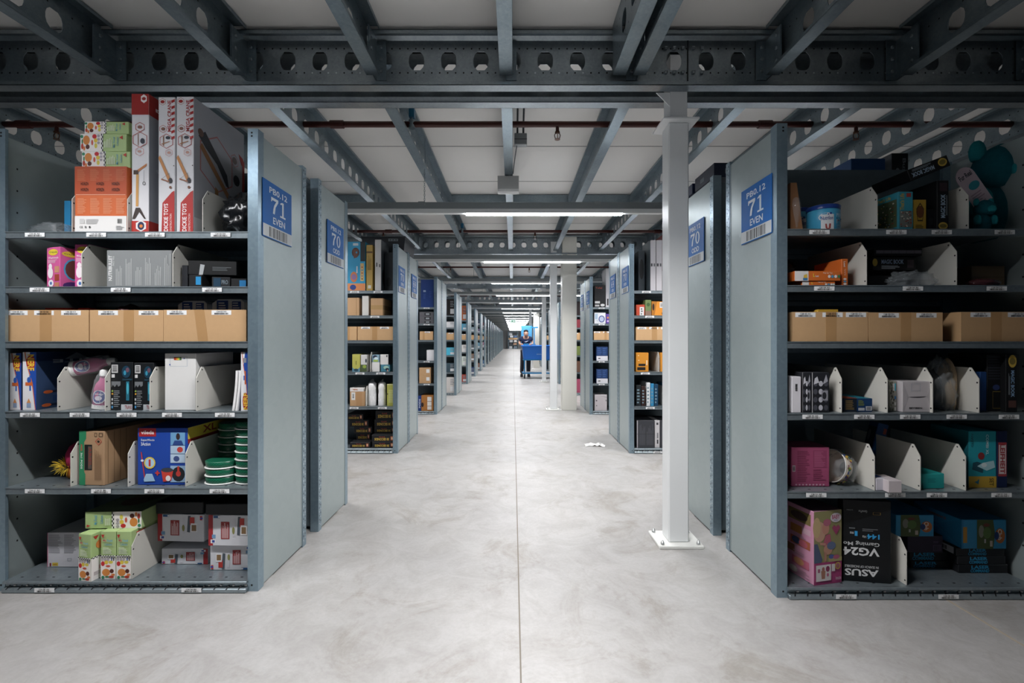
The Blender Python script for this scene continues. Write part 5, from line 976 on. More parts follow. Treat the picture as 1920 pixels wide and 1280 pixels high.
# ---------------------------------------------------------------- second row, left
y2 = YROW[2]+.03
def b2(name, label, cat, a, b_, t, si, col, P=None, fc=None, z0=None, d=.3, dy=0, **k): return bx(name, label, cat, a, b_, t, si, y2+dy, d, col, P, fc, z0, **k)
b2('toy_ship_box', 'turquoise and orange pirate ship toy box on the second left rack', 'box', 652, 685, 453, 5, '#1f9ccc', {'F': [('r', 0, 0, 1, .15, '#e0884a'), ('e', .3, .07, .18, .055, '#1c3f90'), ('r', .72, .6, 1, 1, '#15181c'), ('e', .45, .78, .22, .1, '#4a2a24'), ('p', [(.3,.85),(.6,.85),(.55,.68),(.35,.66)], '#6a3a2a'), ('e', .5, .78, .05, .02, '#2f9fd0'), ('r', .3, .92, .6, .97, '#c9d4da'), ('e', .35, .28, .2, .11, '#c9703a'), ('e', .35, .28, .14, .06, '#8a6a9c'), ('p', [(.72,.2),(.92,.2),(.92,.56),(.72,.56)], '#d4b06a')]+[('e', .82, .24+.06*i, .04, .015, c) for i, c in enumerate(('#3a2a2c', '#7a7a8a', '#a8402f', '#2f7fb8', '#a8402f'))]+[('p', [(.5,.36),(.56,.36),(.56,.5),(.5,.5)], '#d4d8da')]})
b2('gold_box', 'tall gold box beside the turquoise pirate ship box', 'box', 687, 698.5, 459, 5, '#b5913f', {'F': [('r', 0, .82, 1, .86, '#6a4a24'), ('l', .2, .45, .8, .78, 9, '#8a6a2a', 1), ('r', .25, .05, .75, .12, '#d4d0c4')]})
b2('fan_box', 'slim white box with a dark round window on its side', 'box', 703, 714.5, 449, 5, '#c9c6c4', {'F': [('r', .2, .47, .4, .55, '#5a5a5c'), ('r', .7, .46, .85, .52, '#2a2a2c')], 'R': [('r', 0, 0, 1, 1, '#4a535a'), ('e', .35, .28, .22, .16, '#15181b'), ('e', .5, .75, .3, .12, '#3a4248')]})
b2('black_box', 'dark box between the slim white box and the post', 'box', 721, 737, 474, 5, '#2a3036', {'F': [('e', .5, .25, .3, .12, '#14181b')]}, dy=.1)
T = thing('black_crate', 'large black crate on top of the second left rack', 'crate', (-1.49, 5.23, H+.001))
m = MB(); m.prism([(-.235, 0), (.235, 0), (.25, .15), (-.25, .15)], 'y', 0, .5, mat('#262a30', .5, 0, .06)); m.box(-.255, .255, -.008, .508, .145, .165, mat('#2d3238', .5), .004); m.build('crate_body', T)
m = MB(); m.box(.06, .17, -.012, -.008, .105, .135, mat('#7d858a', .4)); m.printon(facemap(.06, .17, -.012, 0, .105, .135, 'F'), [('e', .2, .5, .06, .25, '#2a2e32'), ('e', .5, .5, .06, .25, '#2a2e32'), ('e', .8, .5, .06, .25, '#2a2e32')]); m.build('label_plate', T)
KR = '#bd9468'
b2('brown_carton', 'small brown carton at the hidden end of the second left rack', 'box', 650, 673.5, 558, 4, KR, {'F': [('r', .75, 0, .8, 1, '#a27c52')]})
b2('white_carton', 'pale divider sleeve standing between two small brown cartons', 'box', 679, 691, 554, 4, '#cfccc6')
b2('brown_carton', 'taped brown carton near the post of the second left rack', 'box', 695, 718, 559, 4, KR, {'F': [('r', 0, .35, 1, .6, '#b08a54')], 'R': [('r', 0, .35, 1, .6, '#8a6a44')]}, d=.35)
ya = y2-.012
for a, b_, lab, codes in ((640, 669, 'brown open carton at the hidden end of the second left rack', ()), (670.5, 738.5, 'brown open carton with two labels on the second left rack', ((.22, '132 03 D1'), (.74, '132 03 E1')))):
    carton(lab, PX(a, ya), PX(b_, ya), 3, ya, 612, tape=.47, codes=codes, z0=None)
b2('lime_box', 'lime and picture printed box, second left rack', 'box', 660.5, 675, 664, 2, '#b3b04e', {'F': [('r', 0, 0, 1, .25, '#5a8aa0'), ('e', .5, .3, .48, .16, '#b3b04e'), ('r', .47, .4, .53, .62, '#3a3a20'), ('e', .5, .1, .3, .08, '#2a4a5a')]})
b2('white_tub_box', 'white picture box beside the lime one', 'box', 676.5, 688, 665, 2, '#c9c8c6', {'F': [('r', 0, 0, 1, .42, '#4a5a3a'), ('e', .6, .3, .3, .1, '#8aa03a'), ('e', .85, .65, .14, .12, '#3a4248')]})
o = b2('white_box', 'white box standing under a pictured cup box', 'box', 697, 711.5, 679, 2, '#d9d8d6', {'F': [('l', .05, .05, .2, .2, 3, '#8a8a8a')]})
b2('cup_box', 'small blue pictured box stacked on the white box', 'box', 698, 711, 665, 2, '#7fa3b8', {'F': [('e', .4, .7, .3, .25, '#22304a'), ('e', .55, .5, .3, .2, '#c9dce4'), ('e', .5, .2, .4, .15, '#9ab44a')]}, z0=top(o))
o = b2('cup_box', 'teal pictured box under a white speaker box', 'box', 714, 731, 683.5, 2, '#3f7f94', {'F': [('e', .6, .6, .3, .25, '#9ac0b0'), ('e', .7, .35, .2, .2, '#1a2a3c'), ('r', .7, .05, .8, .3, '#d4a48a')]})
b2('speaker_box', 'white box with a dark round speaker on its side', 'box', 713, 728, 664.5, 2, '#d6d4d2', {'F': [('r', .75, .75, .9, .95, '#4a4a4c')], 'R': [('r', 0, 0, 1, 1, '#5a6066'), ('e', .3, .55, .2, .4, '#14181b')]}, z0=top(o), d=.15)
divider('L', 694.5, 2, 'grey divider on the second left rack between pictured boxes', y2-.015)
o = b2('brown_carton', 'brown carton with shipping label on the second left rack', 'box', 656, 684.5, 734, 1, KR, {'F': [('r', .42, 0, .8, 1, '#b3875a'), ('r', .1, .42, .35, .95, '#dcdcda'), ('b', .17, .55, .28, .85, 1)]})
b2('white_box', 'flat white box with orange lettering on the brown carton', 'box', 656, 681.5, 727, 1, '#dcd9d6', {'F': [('t', 'TEFAL', .2, .35, .6, .75, '#c96a34', 0, .03)]}, z0=top(o))
divider('L', 686, 1, 'grey divider right of the labelled brown carton', y2-.015)
for a, b_, n in ((690, 705, 'left'), (709, 723, 'right')):
    T = thing('white_roll_pack', f'tall white wrapped roll on the second left rack, {n} of two', 'pack', (PX((a+b_)/2, y2+.05), y2+.06, SZ[1]+.001), 0, 'white wrapped rolls')
    w = (PX(b_, y2)-PX(a, y2)); n_ = MB(); n_.lathe([(w*.48, 0), (w*.5, .01), (w*.5, .12), (w*.44, .15), (w*.5, .19), (w*.48, .24), (w*.3, .25)], mat('#e6e6e6', .6, 0, .03), 20); n_.build('roll', T)
    lump('wrapper', None, None, (0, 0, 0), (w*1.05, w*1.05, .29), FILM, 120+a, .12, 3, 3, parent=T)
b2('lime_box', 'lime green box with pale print beside the post', 'box', 725.5, 741, 720, 1, '#a9ab48', {'F': [('l', .2, .15, .95, .75, 12, '#c9cc8a'), ('e', .08, .55, .07, .03, '#4a4020'), ('r', 0, .97, 1, 1, '#d9d8a0')]})
S30 = lambda seed, col='#c9a43a': [('t', '30 SECONDS', .12, .18, .74, .55, col, 180, .03), ('t', 'party', .3, .62, .55, .8, '#b0402c', 180), ('r', .8, .2, .92, .8, '#a8583a'), ('e', .86, .5, .04, .2, '#d9b08a')]
def stack30(cols, x_lab):
    z = None
    for k, (a, b_, t_, dy) in enumerate(cols):
        lab = ('lowest' if k == 0 else 'topmost' if k == len(cols)-1 else f'{ORD[k+1]} from the bottom')
        o = b2('party_game_box', f'black party game box, {lab} in the {x_lab} stack', 'box', a, b_, t_, 0, '#15171b', {'F': S30(k)}, z0=z, d=.28, dy=dy, grp='black party game boxes'); z = top(o)
stack30([(656, 694, 829, 0), (668, 694.5, 812, .12), (664, 697.5, 799.5, .11), (656, 691, 787, .1), (650, 681, 776, .09)], 'left')
stack30([(697.5, 741, 828, 0), (697, 741, 815, .0), (702, 743, 800, .1), (702, 743, 786, .1), (704, 743, 770, .1)], 'right')
# ---------------------------------------------------------------- second row, right
b2('fan_box', 'dark patterned box furthest in on the second right rack', 'box', 1197, 1209, 470, 5, '#3a444c', {'F': [('e', .5, .55, .35, .25, '#14181b')], 'L': [('e', .5, .6, .3, .15, '#14181b')]}, dy=.12)
FL = {'L': [('r', 0, 0, 1, 1, '#59656c'), ('e', .3, .7, .22, .14, '#14181b')], 'F': [('r', .1, .48, .4, .54, '#3a3a3e'), ('r', .6, .48, .85, .54, '#5a5a5e')]}
b2('fan_box', 'tall white fan box, left of two on the second right rack', 'box', 1219.5, 1229.5, 450, 5, '#c4c0c4', FL, grp='tall white fan boxes')
b2('fan_box', 'tall white fan box, right of two on the second right rack', 'box', 1230.5, 1241.5, 450, 5, '#c4c0c4', {'F': FL['F']}, grp='tall white fan boxes')
b2('red_box', 'tall dark red box with pale rings behind the steel column', 'box', 1245, 1262, 438, 5, '#82241f', {'F': [('r', 0, .72, 1, .83, '#9a9298'), ('r', 0, .12, 1, .3, '#22304a')]+[('e', .3, .42+.06*i, .12, .014, '#c9a8a4') for i in range(5)]})
divider('R', 1244, 5, 'white divider on the second right rack beside the fan boxes', y2-.015)
b2('radio_box', 'red and white device box, second right rack', 'box', 1193, 1209, 571, 4, '#c0442a', {'F': [('r', .4, .0, .9, .78, '#d4d2d2'), ('e', .62, .6, .1, .06, '#2a2a2e'), ('e', .65, .4, .12, .05, '#2a2a2e'), ('e', .6, .15, .05, .1, '#2a2a2e')]})
b2('garden_box', 'green pictured box behind the orange drill box', 'box', 1210, 1221, 562, 4, '#6a7f48', {'F': [('r', 0, 0, 1, .3, '#8a6a5a'), ('e', .5, .7, .3, .12, '#3a5a2c')]})
b2('drill_box', 'orange tool box with white sticker, second right rack', 'box', 1222, 1247, 565, 4, '#e08a22', {'F': [('p', [(0,0),(0,.95),(.3,1),(.4,1),(.2,0)], '#b06a1a'), ('r', .6, .55, .95, .95, '#d9d6d2'), ('b', .65, .62, .8, .9, 1), ('r', .75, .08, .85, .22, '#4a2a14'), ('e', .12, .6, .08, .25, '#2a1c14')]})
carton('brown open carton with three labels on the second right rack', PX(1192.5, ya), PX(1262, ya), 3, ya, 612.5, tape=.5, codes=((.16, '126 03 A1'), (.48, '126 03 B1'), (.8, '126 03 C1')))
b2('orange_tool_box', 'orange tool box with black photos, second right rack', 'box', 1192.5, 1216, 661, 2, '#cf8420', {'F': [('r', .2, .3, .75, .42, '#1c1a1a'), ('r', .1, .08, .75, .24, '#1c1a1a'), ('r', .82, .35, .9, .6, '#e6d8c0'), ('e', .2, .85, .04, .02, '#f0e6d0'), ('e', .22, .6, .04, .02, '#f0e6d0')]})
divider('R', 1236, 2, 'white divider between the two orange tool boxes', y2-.015)
b2('orange_tool_box', 'orange tool box right of the white divider', 'box', 1238, 1258, 661, 2, '#cf8420', {'F': [('r', .3, .08, .45, .2, '#6a3a14')]})
for a, b_, c, n, t_ in ((1193, 1202, '#1a2226', 'black', 722), (1203, 1210, '#33201c', 'dark brown', 724), (1212.5, 1219, '#cfd4d6', 'white', 717), (1220, 1226, '#2a86b8', 'bright blue', 719), (1227, 1234, '#17405f', 'navy', 720)):
    b2('slim_pack', f'slim {n} pack standing in a row on the second right rack', 'pack', a, b_, t_, 1, c, {'F': [('l', .15, .1, .8, .85, 5, '#6f8a98')]}, grp='slim packs in a row')
divider('R', 1246, 1, 'white divider right of the row of slim packs', y2-.015)
b2('slim_pack', 'blue pack right of the divider on the second right rack', 'pack', 1247.5, 1258, 720, 1, '#1f6f9c')
b2('audio_box', 'dark grey box with faint dotted print beside a white stripe box', 'box', 1194, 1227, 788, 0, '#3a3c42', {'F': [('r', 0, 0, .06, 1, '#a8a4aa'), ('l', .15, .1, .48, .9, 9, '#55575e', 1), ('l', .55, .1, .95, .9, 9, '#55575e', 1), ('r', 0, .5, 1, .51, '#2a2c30')]})
b2('white_box', 'narrow white box between the dark grey boxes', 'box', 1228, 1237, 788, 0, '#c4c2c4', {'F': [('r', .3, .84, .7, .92, '#3a3a3e'), ('r', .4, .15, .7, .3, '#3a3a3e'), ('r', .4, .35, .7, .55, '#7a7a7e')]})
b2('audio_box', 'dark grey box half hidden behind the white column', 'box', 1238, 1262, 788, 0, '#3a3c42', {'F': [('l', .1, .1, .9, .9, 9, '#55575e', 1)]})
# ---------------------------------------------------------------- third rows
y3 = YROW[3]+.03
def b3(name, label, cat, a, b_, t, si, col, P=None, z0=None, d=.3, **k): return bx(name, label, cat, a, b_, t, si, y3, d, col, P, None, z0, **k)
b3('blue_box', 'tall dark blue box on the third left rack', 'box', 789, 813, 524, 5, '#123a86', {'F': [('t', 'BB', .2, .55, .4, .62, '#a9c0e0', 0, .03), ('l', .2, .3, .4, .5, 4, '#3a5aa0'), ('l', .65, .35, .85, .6, 4, '#2f4f98')]})
z = None
for k, n in enumerate(('lowest', 'middle', 'topmost')):
    o = b3('grey_case', f'grey carry case, {n} of three on the third left rack', 'case', 786.5, 813, 600.5-8*k, 4, '#5c5c62', {'F': [('r', .35, .15, .8, .8, '#2a2c30'), ('r', .45, .3, .7, .65, '#9aa2a8')]}, z0=z, grp='stacked grey cases'); z = top(o)
carton('brown open carton on the third left rack', PX(787, y3-.01), PX(812, y3-.01), 3, y3-.01, 621, tape=.3, codes=((.55, '130 03 A1'),))
b3('white_box', 'white box on the third left rack above two brown cartons', 'box', 800, 815, 656, 2, '#d6d6da')
o = b3('brown_carton', 'lower of two brown cartons on the third left rack', 'box', 786, 807.5, 704, 1, KR, {'F': [('r', .62, .35, .9, .8, '#dcdcdc')]}, grp='two brown cartons'); b3('brown_carton', 'upper of two brown cartons on the third left rack', 'box', 786, 807.5, 689, 1, KR, {'F': [('r', .62, .35, .9, .8, '#dcdcdc')]}, z0=top(o), grp='two brown cartons')
b3('nappy_box', 'orange brown box with white panels, bottom of the third left rack', 'box', 790, 812.5, 741, 0, '#a86a2c', {'F': [('r', .5, .08, .85, .9, '#d6d2cc'), ('r', .5, .3, .85, .33, '#7a4a2c'), ('r', .5, .6, .85, .63, '#7a4a2c'), ('e', .1, .4, .1, .15, '#2a1c18')]})
b3('navy_box', 'navy box with red lettering beside the orange brown box', 'box', 784, 789.5, 742, 0, '#1c3a80', {'F': [('t', 'PODS', .3, .2, .8, .8, '#c8d0e0', 90, .03)]})
b3('black_box', 'tall black appliance box on the third right rack', 'box', 1114.5, 1135, 535, 5, '#18191b', {'F': [('t', 'Tefal', .1, .85, .7, .93, '#a8402c'), ('r', .05, .18, .5, .28, '#c9c9c9'), ('r', .05, .04, .45, .12, '#b9b9b9'), ('e', .75, .1, .2, .06, '#d9d9d9')]})
b3('white_box', 'tall narrow white box beside the black appliance box', 'box', 1136, 1143, 503, 5, '#c9c9cb', {'F': [('t', 'brand', .2, .05, .8, .25, '#2a2a2c', 90, .02)]}) if False else b3('white_box', 'tall narrow white box beside the black appliance box', 'box', 1136, 1143, 503, 5, '#c9c9cb', {'F': [('r', .3, .05, .7, .22, '#2a2a2c')]})
b3('kettle_box', 'white kettle box with blue picture on the third right rack', 'box', 1114.5, 1135.5, 586, 4, '#d4d6dc', {'F': [('e', .65, .42, .28, .32, '#3a4a8c'), ('e', .65, .42, .2, .24, '#a9b4d0'), ('r', .05, .4, .3, .9, '#9ab4cc'), ('p', [(.1,.3),(.4,.1),(.35,.4)], '#b9c0cc')]})
b3('violet_box', 'violet box beside the kettle box', 'box', 1136.5, 1143, 588, 4, '#5a3f9c', {'F': [('e', .5, .6, .3, .1, '#c9783a'), ('e', .5, .25, .3, .08, '#c9b0d8')]})
carton('brown open carton on the third right rack', PX(1113.5, y3-.01), PX(1144, y3-.01), 3, y3-.01, 621, tape=.72, codes=((.2, '130 03 C1'), (.75, '130 03 D1')))
for si, t_, n in ((2, 650, 'upper'), (1, 692, 'lower')):
    b3('blue_white_box', f'navy and white box on the third right rack, {n} one', 'box', 1118.5, 1139.5, t_, si, '#1d3a6c', {'F': [('r', 0, 0, 1, .34, '#d2d2d8'), ('l', .1, .42, .45, .95, 4, '#3a5a94'), ('l', .55, .42, .92, .95, 4, '#3a5a94'), ('r', .15, .14, .35, .2, '#2a2a2e')]}, grp='navy and white boxes')
b3('grey_white_box', 'large pale carton at the bottom of the third right rack', 'box', 1115, 1138, 740, 0, '#bdb6ba', {'F': [('r', .1, .6, .2, .68, '#4a4a4e'), ('r', .12, .3, .2, .36, '#4a4a4e'), ('p', [(.4,.98),(1,.8),(1,.85)], '#a39ca2'), ('r', .9, .6, .95, .7, '#3a3a3e')]})
# ---------------------------------------------------------------- further rows: the goods that show in the gaps
FAR = {('L', 4): [(5, '#1b1416', 'black', .36), (4, '#d4d4d6', 'white', .13), (2, '#3fb0d0', 'turquoise', .17), (1, '#39505c', 'slate', .2), (0, '#c9c4c0', 'white', .34)],
       ('L', 5): [(5, '#c9622c', 'orange', .4), (4, '#3fa0c4', 'blue', .17), (2, '#d8d4d0', 'white', .2), (1, '#c9d4c8', 'white', .25), (0, '#b04030', 'red', .2)],
       ('L', 6): [(5, '#2a2e34', 'black', .25), (4, '#9ab4c4', 'pale blue', .15), (2, '#2a3038', 'dark', .2), (1, '#8a6a50', 'brown', .24), (0, '#24427a', 'navy', .25)],
       ('L', 7): [(5, '#1a3a70', 'navy', .25), (4, '#7a5a90', 'violet', .15), (2, '#5aa4c4', 'blue', .22), (1, '#c9c9cc', 'white', .24), (0, '#a3603a', 'brown', .25)],
       ('L', 8): [(5, '#8f2f2a', 'red', .22), (4, '#4a9ab4', 'blue', .15), (2, '#b0708a', 'pink', .22), (1, '#c8c8cc', 'white', .24), (0, '#2f6fb0', 'blue', .25)],
       ('R', 4): [(5, '#2a1c1c', 'dark', .3), (4, '#8a2f3a', 'red', .18), (2, '#6a7a3a', 'green', .2), (1, '#6a4a3a', 'brown', .24), (0, '#b04a68', 'pink', .3)],
       ('R', 5): [(5, '#22262c', 'black', .3), (4, '#b9b4b0', 'grey', .18), (2, '#4a5a8a', 'blue', .2), (1, '#3a2c2a', 'dark', .24), (0, '#8a3a4a', 'red', .3)],
       ('R', 6): [(5, '#3a2a24', 'brown', .3), (4, '#4a6a90', 'blue', .18), (2, '#a8a4a0', 'grey', .2), (1, '#7a3a34', 'red', .24), (0, '#2a3a4a', 'slate', .3)]}
SHN = ['bottom', 'second', 'third', 'fourth', 'fifth', 'top']
for (sd, row), its in FAR.items():
    y = YROW[row]+.03; w = .26; wd_ = 'left' if sd == 'L' else 'right'
    for si, c, cn, h in its:
        x0 = XL-.02-w if sd == 'L' else XR+.02
        h = min(h, [.4, .31, .29, .2, .21, .45][si])
        P = {'F': [('r', .55, .1, .95, .4, '#cfd0d2'), ('l', .55, .5, .92, .9, 4, '#8a8d92')] if sd == 'L' else [('r', .05, .1, .45, .4, '#b9babc'), ('l', .08, .5, .45, .9, 4, '#8a8d92')]}
        bxm('goods_box', f'{cn} goods box on the {SHN[si]} shelf of the {ORD[row]} {wd_} rack', 'box', x0, x0+w, SZ[si]+.001, SZ[si]+h, y, .25, c, P, grp='boxes on the far racks')
for row in range(4, 13):
    for sd in 'LR':
        if sd == 'R' and row > 7: continue
        y = YROW[row]+.02; wd_ = 'left' if sd == 'L' else 'right'; w = .42; x0 = XL-.02-w if sd == 'L' else XR+.02
        carton(f'brown carton on the third shelf of the {ORD[row]} rack on the {wd_}', x0, x0+w, 3, y, PY(1.362, y) if False else 636-(1.362-CH)*F/y, tape=.5, codes=((.25, '1'), (.75, '2')) if row < 6 else (), grp='cartons on the far racks')

for k, (si, c, cn, h, x0) in enumerate(((5, '#c9ccd0', 'white', .35, -.5), (5, '#2a2c30', 'black', .3, .0), (4, '#c9ccd0', 'white', .2, -.4), (4, '#4a6a9a', 'blue', .18, .1), (2, '#b8bcc0', 'grey', .25, -.45), (2, '#c9c4c0', 'cream', .25, .1), (1, '#3a3c42', 'dark', .28, -.5), (1, '#b08a70', 'tan', .25, .05), (0, '#c4c8cc', 'pale', .3, -.5), (0, '#7a8a9a', 'slate', .3, .1))):
    bxm('goods_box', f'{cn} goods box on the {SHN[si]} shelf of the distant end rack', 'box', x0, x0+.4, SZ[si]+.001, SZ[si]+h, YE+.02, .25, c, None, grp='boxes on the far racks')
carton('brown carton on the third shelf of the distant end rack, outer one', -.57, -.02, 3, YE+.02, 636-(1.37-CH)*F/(YE+.02), grp='cartons on the far racks'); carton('brown carton on the third shelf of the distant end rack, inner one', .0, .56, 3, YE+.02, 636-(1.37-CH)*F/(YE+.02), grp='cartons on the far racks')
# ---------------------------------------------------------------- blue picking cart and the person pushing it
T = thing('picking_cart', 'blue picking cart with a deep plastic tub and tall blue pole', 'cart', (.78, 14.35, 0))
CB = mat('#0f72e4', .35, 0, .03); CBD = mat('#1a86c8', .4, 0, .03)
m = MB()
def rr(w, d, r, n=5):
    pts = []
    for cx, cy, a0 in ((w-r, d-r, 0), (-w+r, d-r, 90), (-w+r, -d+r, 180), (w-r, -d+r, 270)):
        for i in range(n+1): a = R(a0+90*i/n); pts.append((cx+r*math.cos(a), cy+r*math.sin(a)))
    return pts
def loft(m, secs, mt, smooth=True, cap0=True, cap1=False):
    n = len(secs[0]); vs = [p for s in secs for p in s]; fs = [(j*n+i, j*n+(i+1) % n, (j+1)*n+(i+1) % n, (j+1)*n+i) for j in range(len(secs)-1) for i in range(n)]
    m.add(vs, fs, mt, smooth)
    if cap0: m.add(secs[0], [tuple(range(n-1, -1, -1))], mt)
    if cap1: m.add(secs[-1], [tuple(range(n))], mt)
sec = lambda w, d, r, z: [(x, y, z) for x, y in rr(w, d, r)]
loft(m, [sec(.44, .25, .06, .60), sec(.47, .27, .07, .63), sec(.50, .30, .08, .99), sec(.53, .33, .09, .995), sec(.53, .33, .09, 1.03), sec(.50, .30, .08, 1.03), sec(.485, .285, .07, .99), sec(.455, .255, .06, .64)], CB)
m.add(sec(.455, .255, .06, .64), [tuple(range(24))], CB); m.add(sec(.455, .255, .06, .64), [tuple(range(24))], CB)
fm = lambda u, v, h: (-.47+.94*u, -(.272+.027*v)-h-.001, .64+.34*v)
m.printon(fm, [('l', .44, .28, .64, .42, 2, '#7fb0e6')]); m.build('tub', T)
m = MB()
for x in (-.42, .42):
    for y in (-.22, .22): m.tube([(x, y, .16), (x, y, .6)], .016, CBD, 8)
m.box(-.5, .5, -.27, -.235, .15, .19, CBD, .004); m.box(-.5, .5, .235, .27, .15, .19, CBD, .004); m.box(-.5, -.465, -.27, .27, .15, .19, CBD, .004); m.box(.465, .5, -.27, .27, .15, .19, CBD, .004)
m.box(-.47, .47, -.24, .24, .565, .6, CBD, .004); m.build('frame', T)
m = MB(); m.box(-.46, .46, -.235, .235, .175, .19, mat('#c3c8cb', .5), .002); m.build('deck', T)
for x in (-.42, .42):
    for y in (-.22, .22):
        w = MB(); w.tube([(x-.02, y, .06), (x+.02, y, .06)], .06, mat('#2a2d31', .6), 14); w.box(x-.03, x+.03, y-.02, y+.02, .1, .15, ZN); w.build('caster', T)
m = MB(); m.tube([(-.1, .29, .6), (-.1, .29, 1.62)], .018, CBD, 8); m.box(-.22, .02, .27, .31, 1.58, 1.62, CBD, .004); m.build('pole', T)
m = MB(); m.tube([(-.44, .28, 1.03), (-.44, .32, 1.06), (-.06, .32, 1.06), (-.06, .28, 1.03)], .014, CBD, 8); m.build('push_handle', T)
# person: one continuous skinned body, clothing as children
def skin(name, verts, edges, radii, mt, parent, root=0, sub=2):
    me = bpy.data.meshes.new(name); bm = bmesh.new(); ly = bm.verts.layers.skin.verify()
    vs = [bm.verts.new(v) for v in verts]
    for i, (v, r) in enumerate(zip(vs, radii)):
        r = r if isinstance(r, tuple) else (r, r); v[ly].radius = r; v[ly].use_root = (i == root)
    for a, b in edges: bm.edges.new((vs[a], vs[b]))
    bm.to_mesh(me); bm.free()
    o = bpy.data.objects.new(name, me); COL.objects.link(o)
    s = o.modifiers.new('skin', 'SKIN'); s.use_smooth_shade = True; u = o.modifiers.new('sub', 'SUBSURF'); u.levels = sub; u.render_levels = sub
    bpy.context.view_layer.update()
    ev = o.evaluated_get(bpy.context.evaluated_depsgraph_get()); m2 = bpy.data.meshes.new_from_object(ev)
    bpy.data.objects.remove(o); bpy.data.meshes.remove(me)
    m2.materials.clear(); m2.materials.append(mt)
    for p in m2.polygons: p.use_smooth = True
    q = bpy.data.objects.new(name, m2); COL.objects.link(q); q.parent = parent
    return q
px_, py_ = .42, 14.93
PT = thing('person', 'person in a navy T-shirt and dark trousers pushing the blue cart', 'person', (px_, py_, 0)); PT.scale = (.92, .92, .92)
SK = mat('#b98a70', .55, 0, .03); NAVY = mat('#16264a', .8, 0, .08, 30); TRO = mat('#2f2c33', .85, 0, .15, 12)
# leaning forward (towards the viewer, -y) with both hands on the push handle
J = [(0,.05,.93), (0,.02,1.08), (0,-.05,1.24), (0,-.11,1.37), (0,-.15,1.44), (0,-.17,1.5), (0,-.18,1.6),      # 0 pelvis .. 6 crown
     (.17,-.09,1.36), (.235,-.08,1.2), (.2,-.2,1.13), (.16,-.235,1.15), (-.17,-.09,1.36), (-.235,-.08,1.2), (-.2,-.2,1.13), (-.16,-.235,1.15),
     (.1,.05,.88), (.1,.03,.5), (.1,.06,.09), (.1,-.06,.045), (-.1,.05,.88), (-.13,-.02,.5), (-.15,.04,.09), (-.15,-.09,.045)]
E = [(0,1),(1,2),(2,3),(3,4),(4,5),(5,6),(3,7),(7,8),(8,9),(9,10),(3,11),(11,12),(12,13),(13,14),(0,15),(15,16),(16,17),(17,18),(0,19),(19,20),(20,21),(21,22)]
RR = [(.14,.11),(.13,.1),(.15,.11),(.11,.09),.05,.075,.06,.055,.042,.035,.03,.055,.042,.035,.03,.08,.055,.04,.035,.08,.055,.04,.035]
skin('body', J, E, RR, SK, PT)
head = lump('head', None, None, (0, -.18, 1.42), (.155, .195, .235), SK, 1, .02, 1.5, 3, parent=PT, crease=False)
f = MB()
f.lathe([(.0, -.01), (.014, .0), (.01, .02), (.004, .035)], SK, 8, c=(0, -.278, 1.515)); 
for sx in (-1, 1): f.lathe([(.004, -.008), (.012, 0), (.004, .008)], WHITE, 8, c=(sx*.032, -.262, 1.545)); f.lathe([(.003, -.004), (.006, 0), (.003, .004)], INK, 6, c=(sx*.032, -.271, 1.545)); f.lathe([(.006, -.03), (.014, 0), (.006, .03)], SK, 8, c=(sx*.08, -.17, 1.535))
f.box(-.024, .024, -.273, -.262, 1.472, 1.48, mat('#8a4a44', .6), .002); f.build('face', PT)
lump('hair', None, None, (0, -.165, 1.565), (.168, .205, .1), mat('#1e1a18', .8, 0, .2, 40), 3, .05, 3, 3, parent=PT, crease=False)
def hand(sx):
    hx, hy, hz = sx*.16, -.245, 1.155
    V = [(hx, hy+.0, hz), (hx-sx*.03, hy-.045, hz+.005)]; Ee = [(0, 1)]; rr_ = [.027, .026]
    h = skin('hand', V, Ee, rr_, SK, PT, 0, 1)
    for k in range(4):
        bx_ = hx-sx*(.002+.02*k)+sx*.02; L_ = (.9, 1.05, 1.0, .8)[k]
        skin('finger', [(bx_, hy-.045, hz+.012), (bx_, hy-.075*L_, hz+.002), (bx_, hy-.08*L_, hz-.03), (bx_, hy-.055, hz-.045)], [(0,1),(1,2),(2,3)], [.0095, .009, .0085, .007], SK, h, 0, 1)
    skin('thumb', [(hx-sx*.035, hy-.01, hz), (hx-sx*.055, hy-.035, hz-.015), (hx-sx*.05, hy-.055, hz-.04)], [(0,1),(1,2)], [.011, .01, .008], SK, h, 0, 1)
hand(1); hand(-1)
sh = skin('t_shirt', [(0,.05,.9),(0,.02,1.08),(0,-.05,1.24),(0,-.11,1.37),(0,-.135,1.41),(.17,-.09,1.36),(.225,-.082,1.24),(-.17,-.09,1.36),(-.225,-.082,1.24)], [(0,1),(1,2),(2,3),(3,4),(3,5),(5,6),(3,7),(7,8)], [(.165,.135),(.155,.125),(.172,.13),(.125,.105),.065,.075,.062,.075,.062], NAVY, PT)
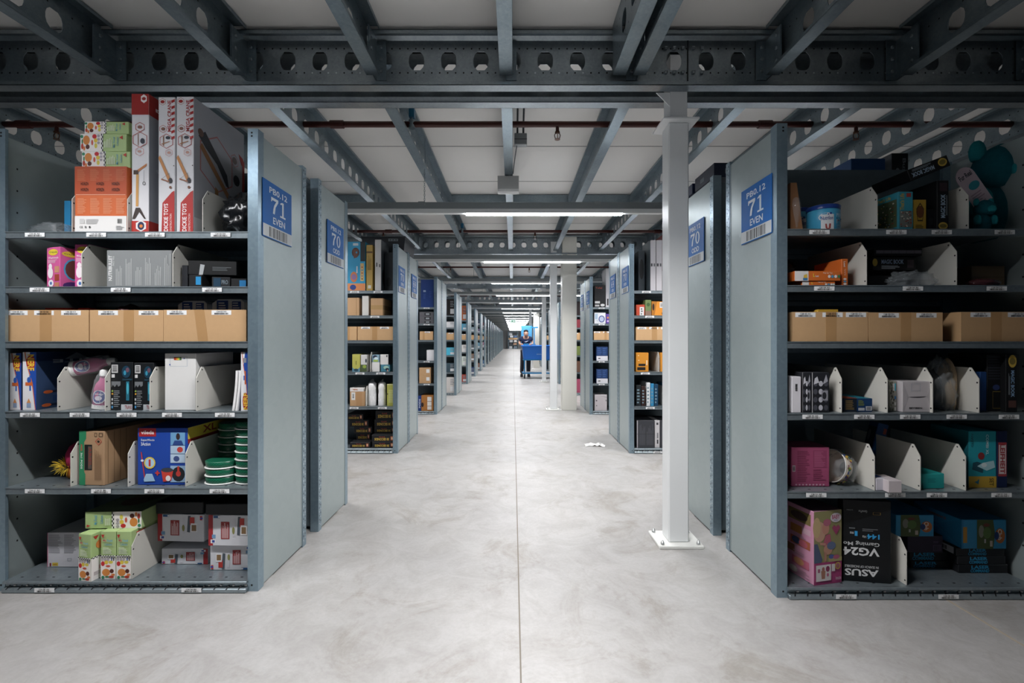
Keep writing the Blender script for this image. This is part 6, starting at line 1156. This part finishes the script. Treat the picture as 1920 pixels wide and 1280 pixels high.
m = MB(); m.prism([(-.07,1.235),(-.02,1.245),(.09,1.28),(.05,1.25),(0,1.225)], 'y', -.2, -.192, mat('#d9dde4', .6)); m.build('chest_logo', sh)
skin('trousers', [(0,.05,.92),(.1,.05,.86),(.1,.03,.5),(.1,.06,.1),(-.1,.05,.86),(-.13,-.02,.5),(-.15,.04,.1)], [(0,1),(1,2),(2,3),(0,4),(4,5),(5,6)], [(.165,.135),.105,.08,.068,.105,.08,.068], TRO, PT)
for x, y in ((.1, .0), (-.15, -.03)):
    s = MB(); loft(s, [[(x+a, y-.03+b, .0) for a, b in rr(.05, .14, .045)], [(x+a, y-.03+b, .04) for a, b in rr(.052, .142, .045)], [(x+a*.9, y-.0+b*.75, .085) for a, b in rr(.05, .13, .045)], [(x+a*.8, y+.04+b*.4, .11) for a, b in rr(.05, .12, .045)]], mat('#1c1c1f', .6, 0, .05), True, True, True); s.build('shoe', PT)
# blue board added for the moving cart's ghost, green exit sign far down the aisle
T = thing('cart_ghost_board', 'tall blue board on a stand behind the person and cart', 'board', (.5, 16.9, 0))
m = MB(); m.box(-.2, .2, 0, .02, 1.0, 1.72, mat('#4a9fdc', .4, 0, .03), .003); m.build('panel', T)
m = MB(); m.box(-.02, .02, .02, .05, .02, 1.7, ZN); m.box(-.2, .2, -.12, .18, 0, .02, ZN, .003); m.build('stand', T)
T = thing('exit_sign', 'pale green lit exit sign hanging far down the aisle', 'sign', (0.0, 20.3, 1.96))
m = MB(); m.box(-.13, .13, -.02, .02, 0, .14, emit('#bfe6d4', .55, 'exit_panel')); m.printon(facemap(-.13, .13, -.02, .02, 0, .14, 'F'), [('p', [(.2,.35),(.45,.35),(.45,.2),(.6,.5),(.45,.8),(.45,.65),(.2,.65)], '#4fae86'), ('e', .75, .72, .05, .1, '#4fae86'), ('p', [(.66,.2),(.74,.6),(.84,.58),(.8,.4),(.86,.2),(.8,.2),(.75,.36),(.71,.2)], '#4fae86')]); m.build('panel', T)
m = MB()
for x in (-.1, .1): m.tube([(x,0,.14),(x,0,ZC-1.96)], .005, ZN, 5)
m.build('hanger', T)
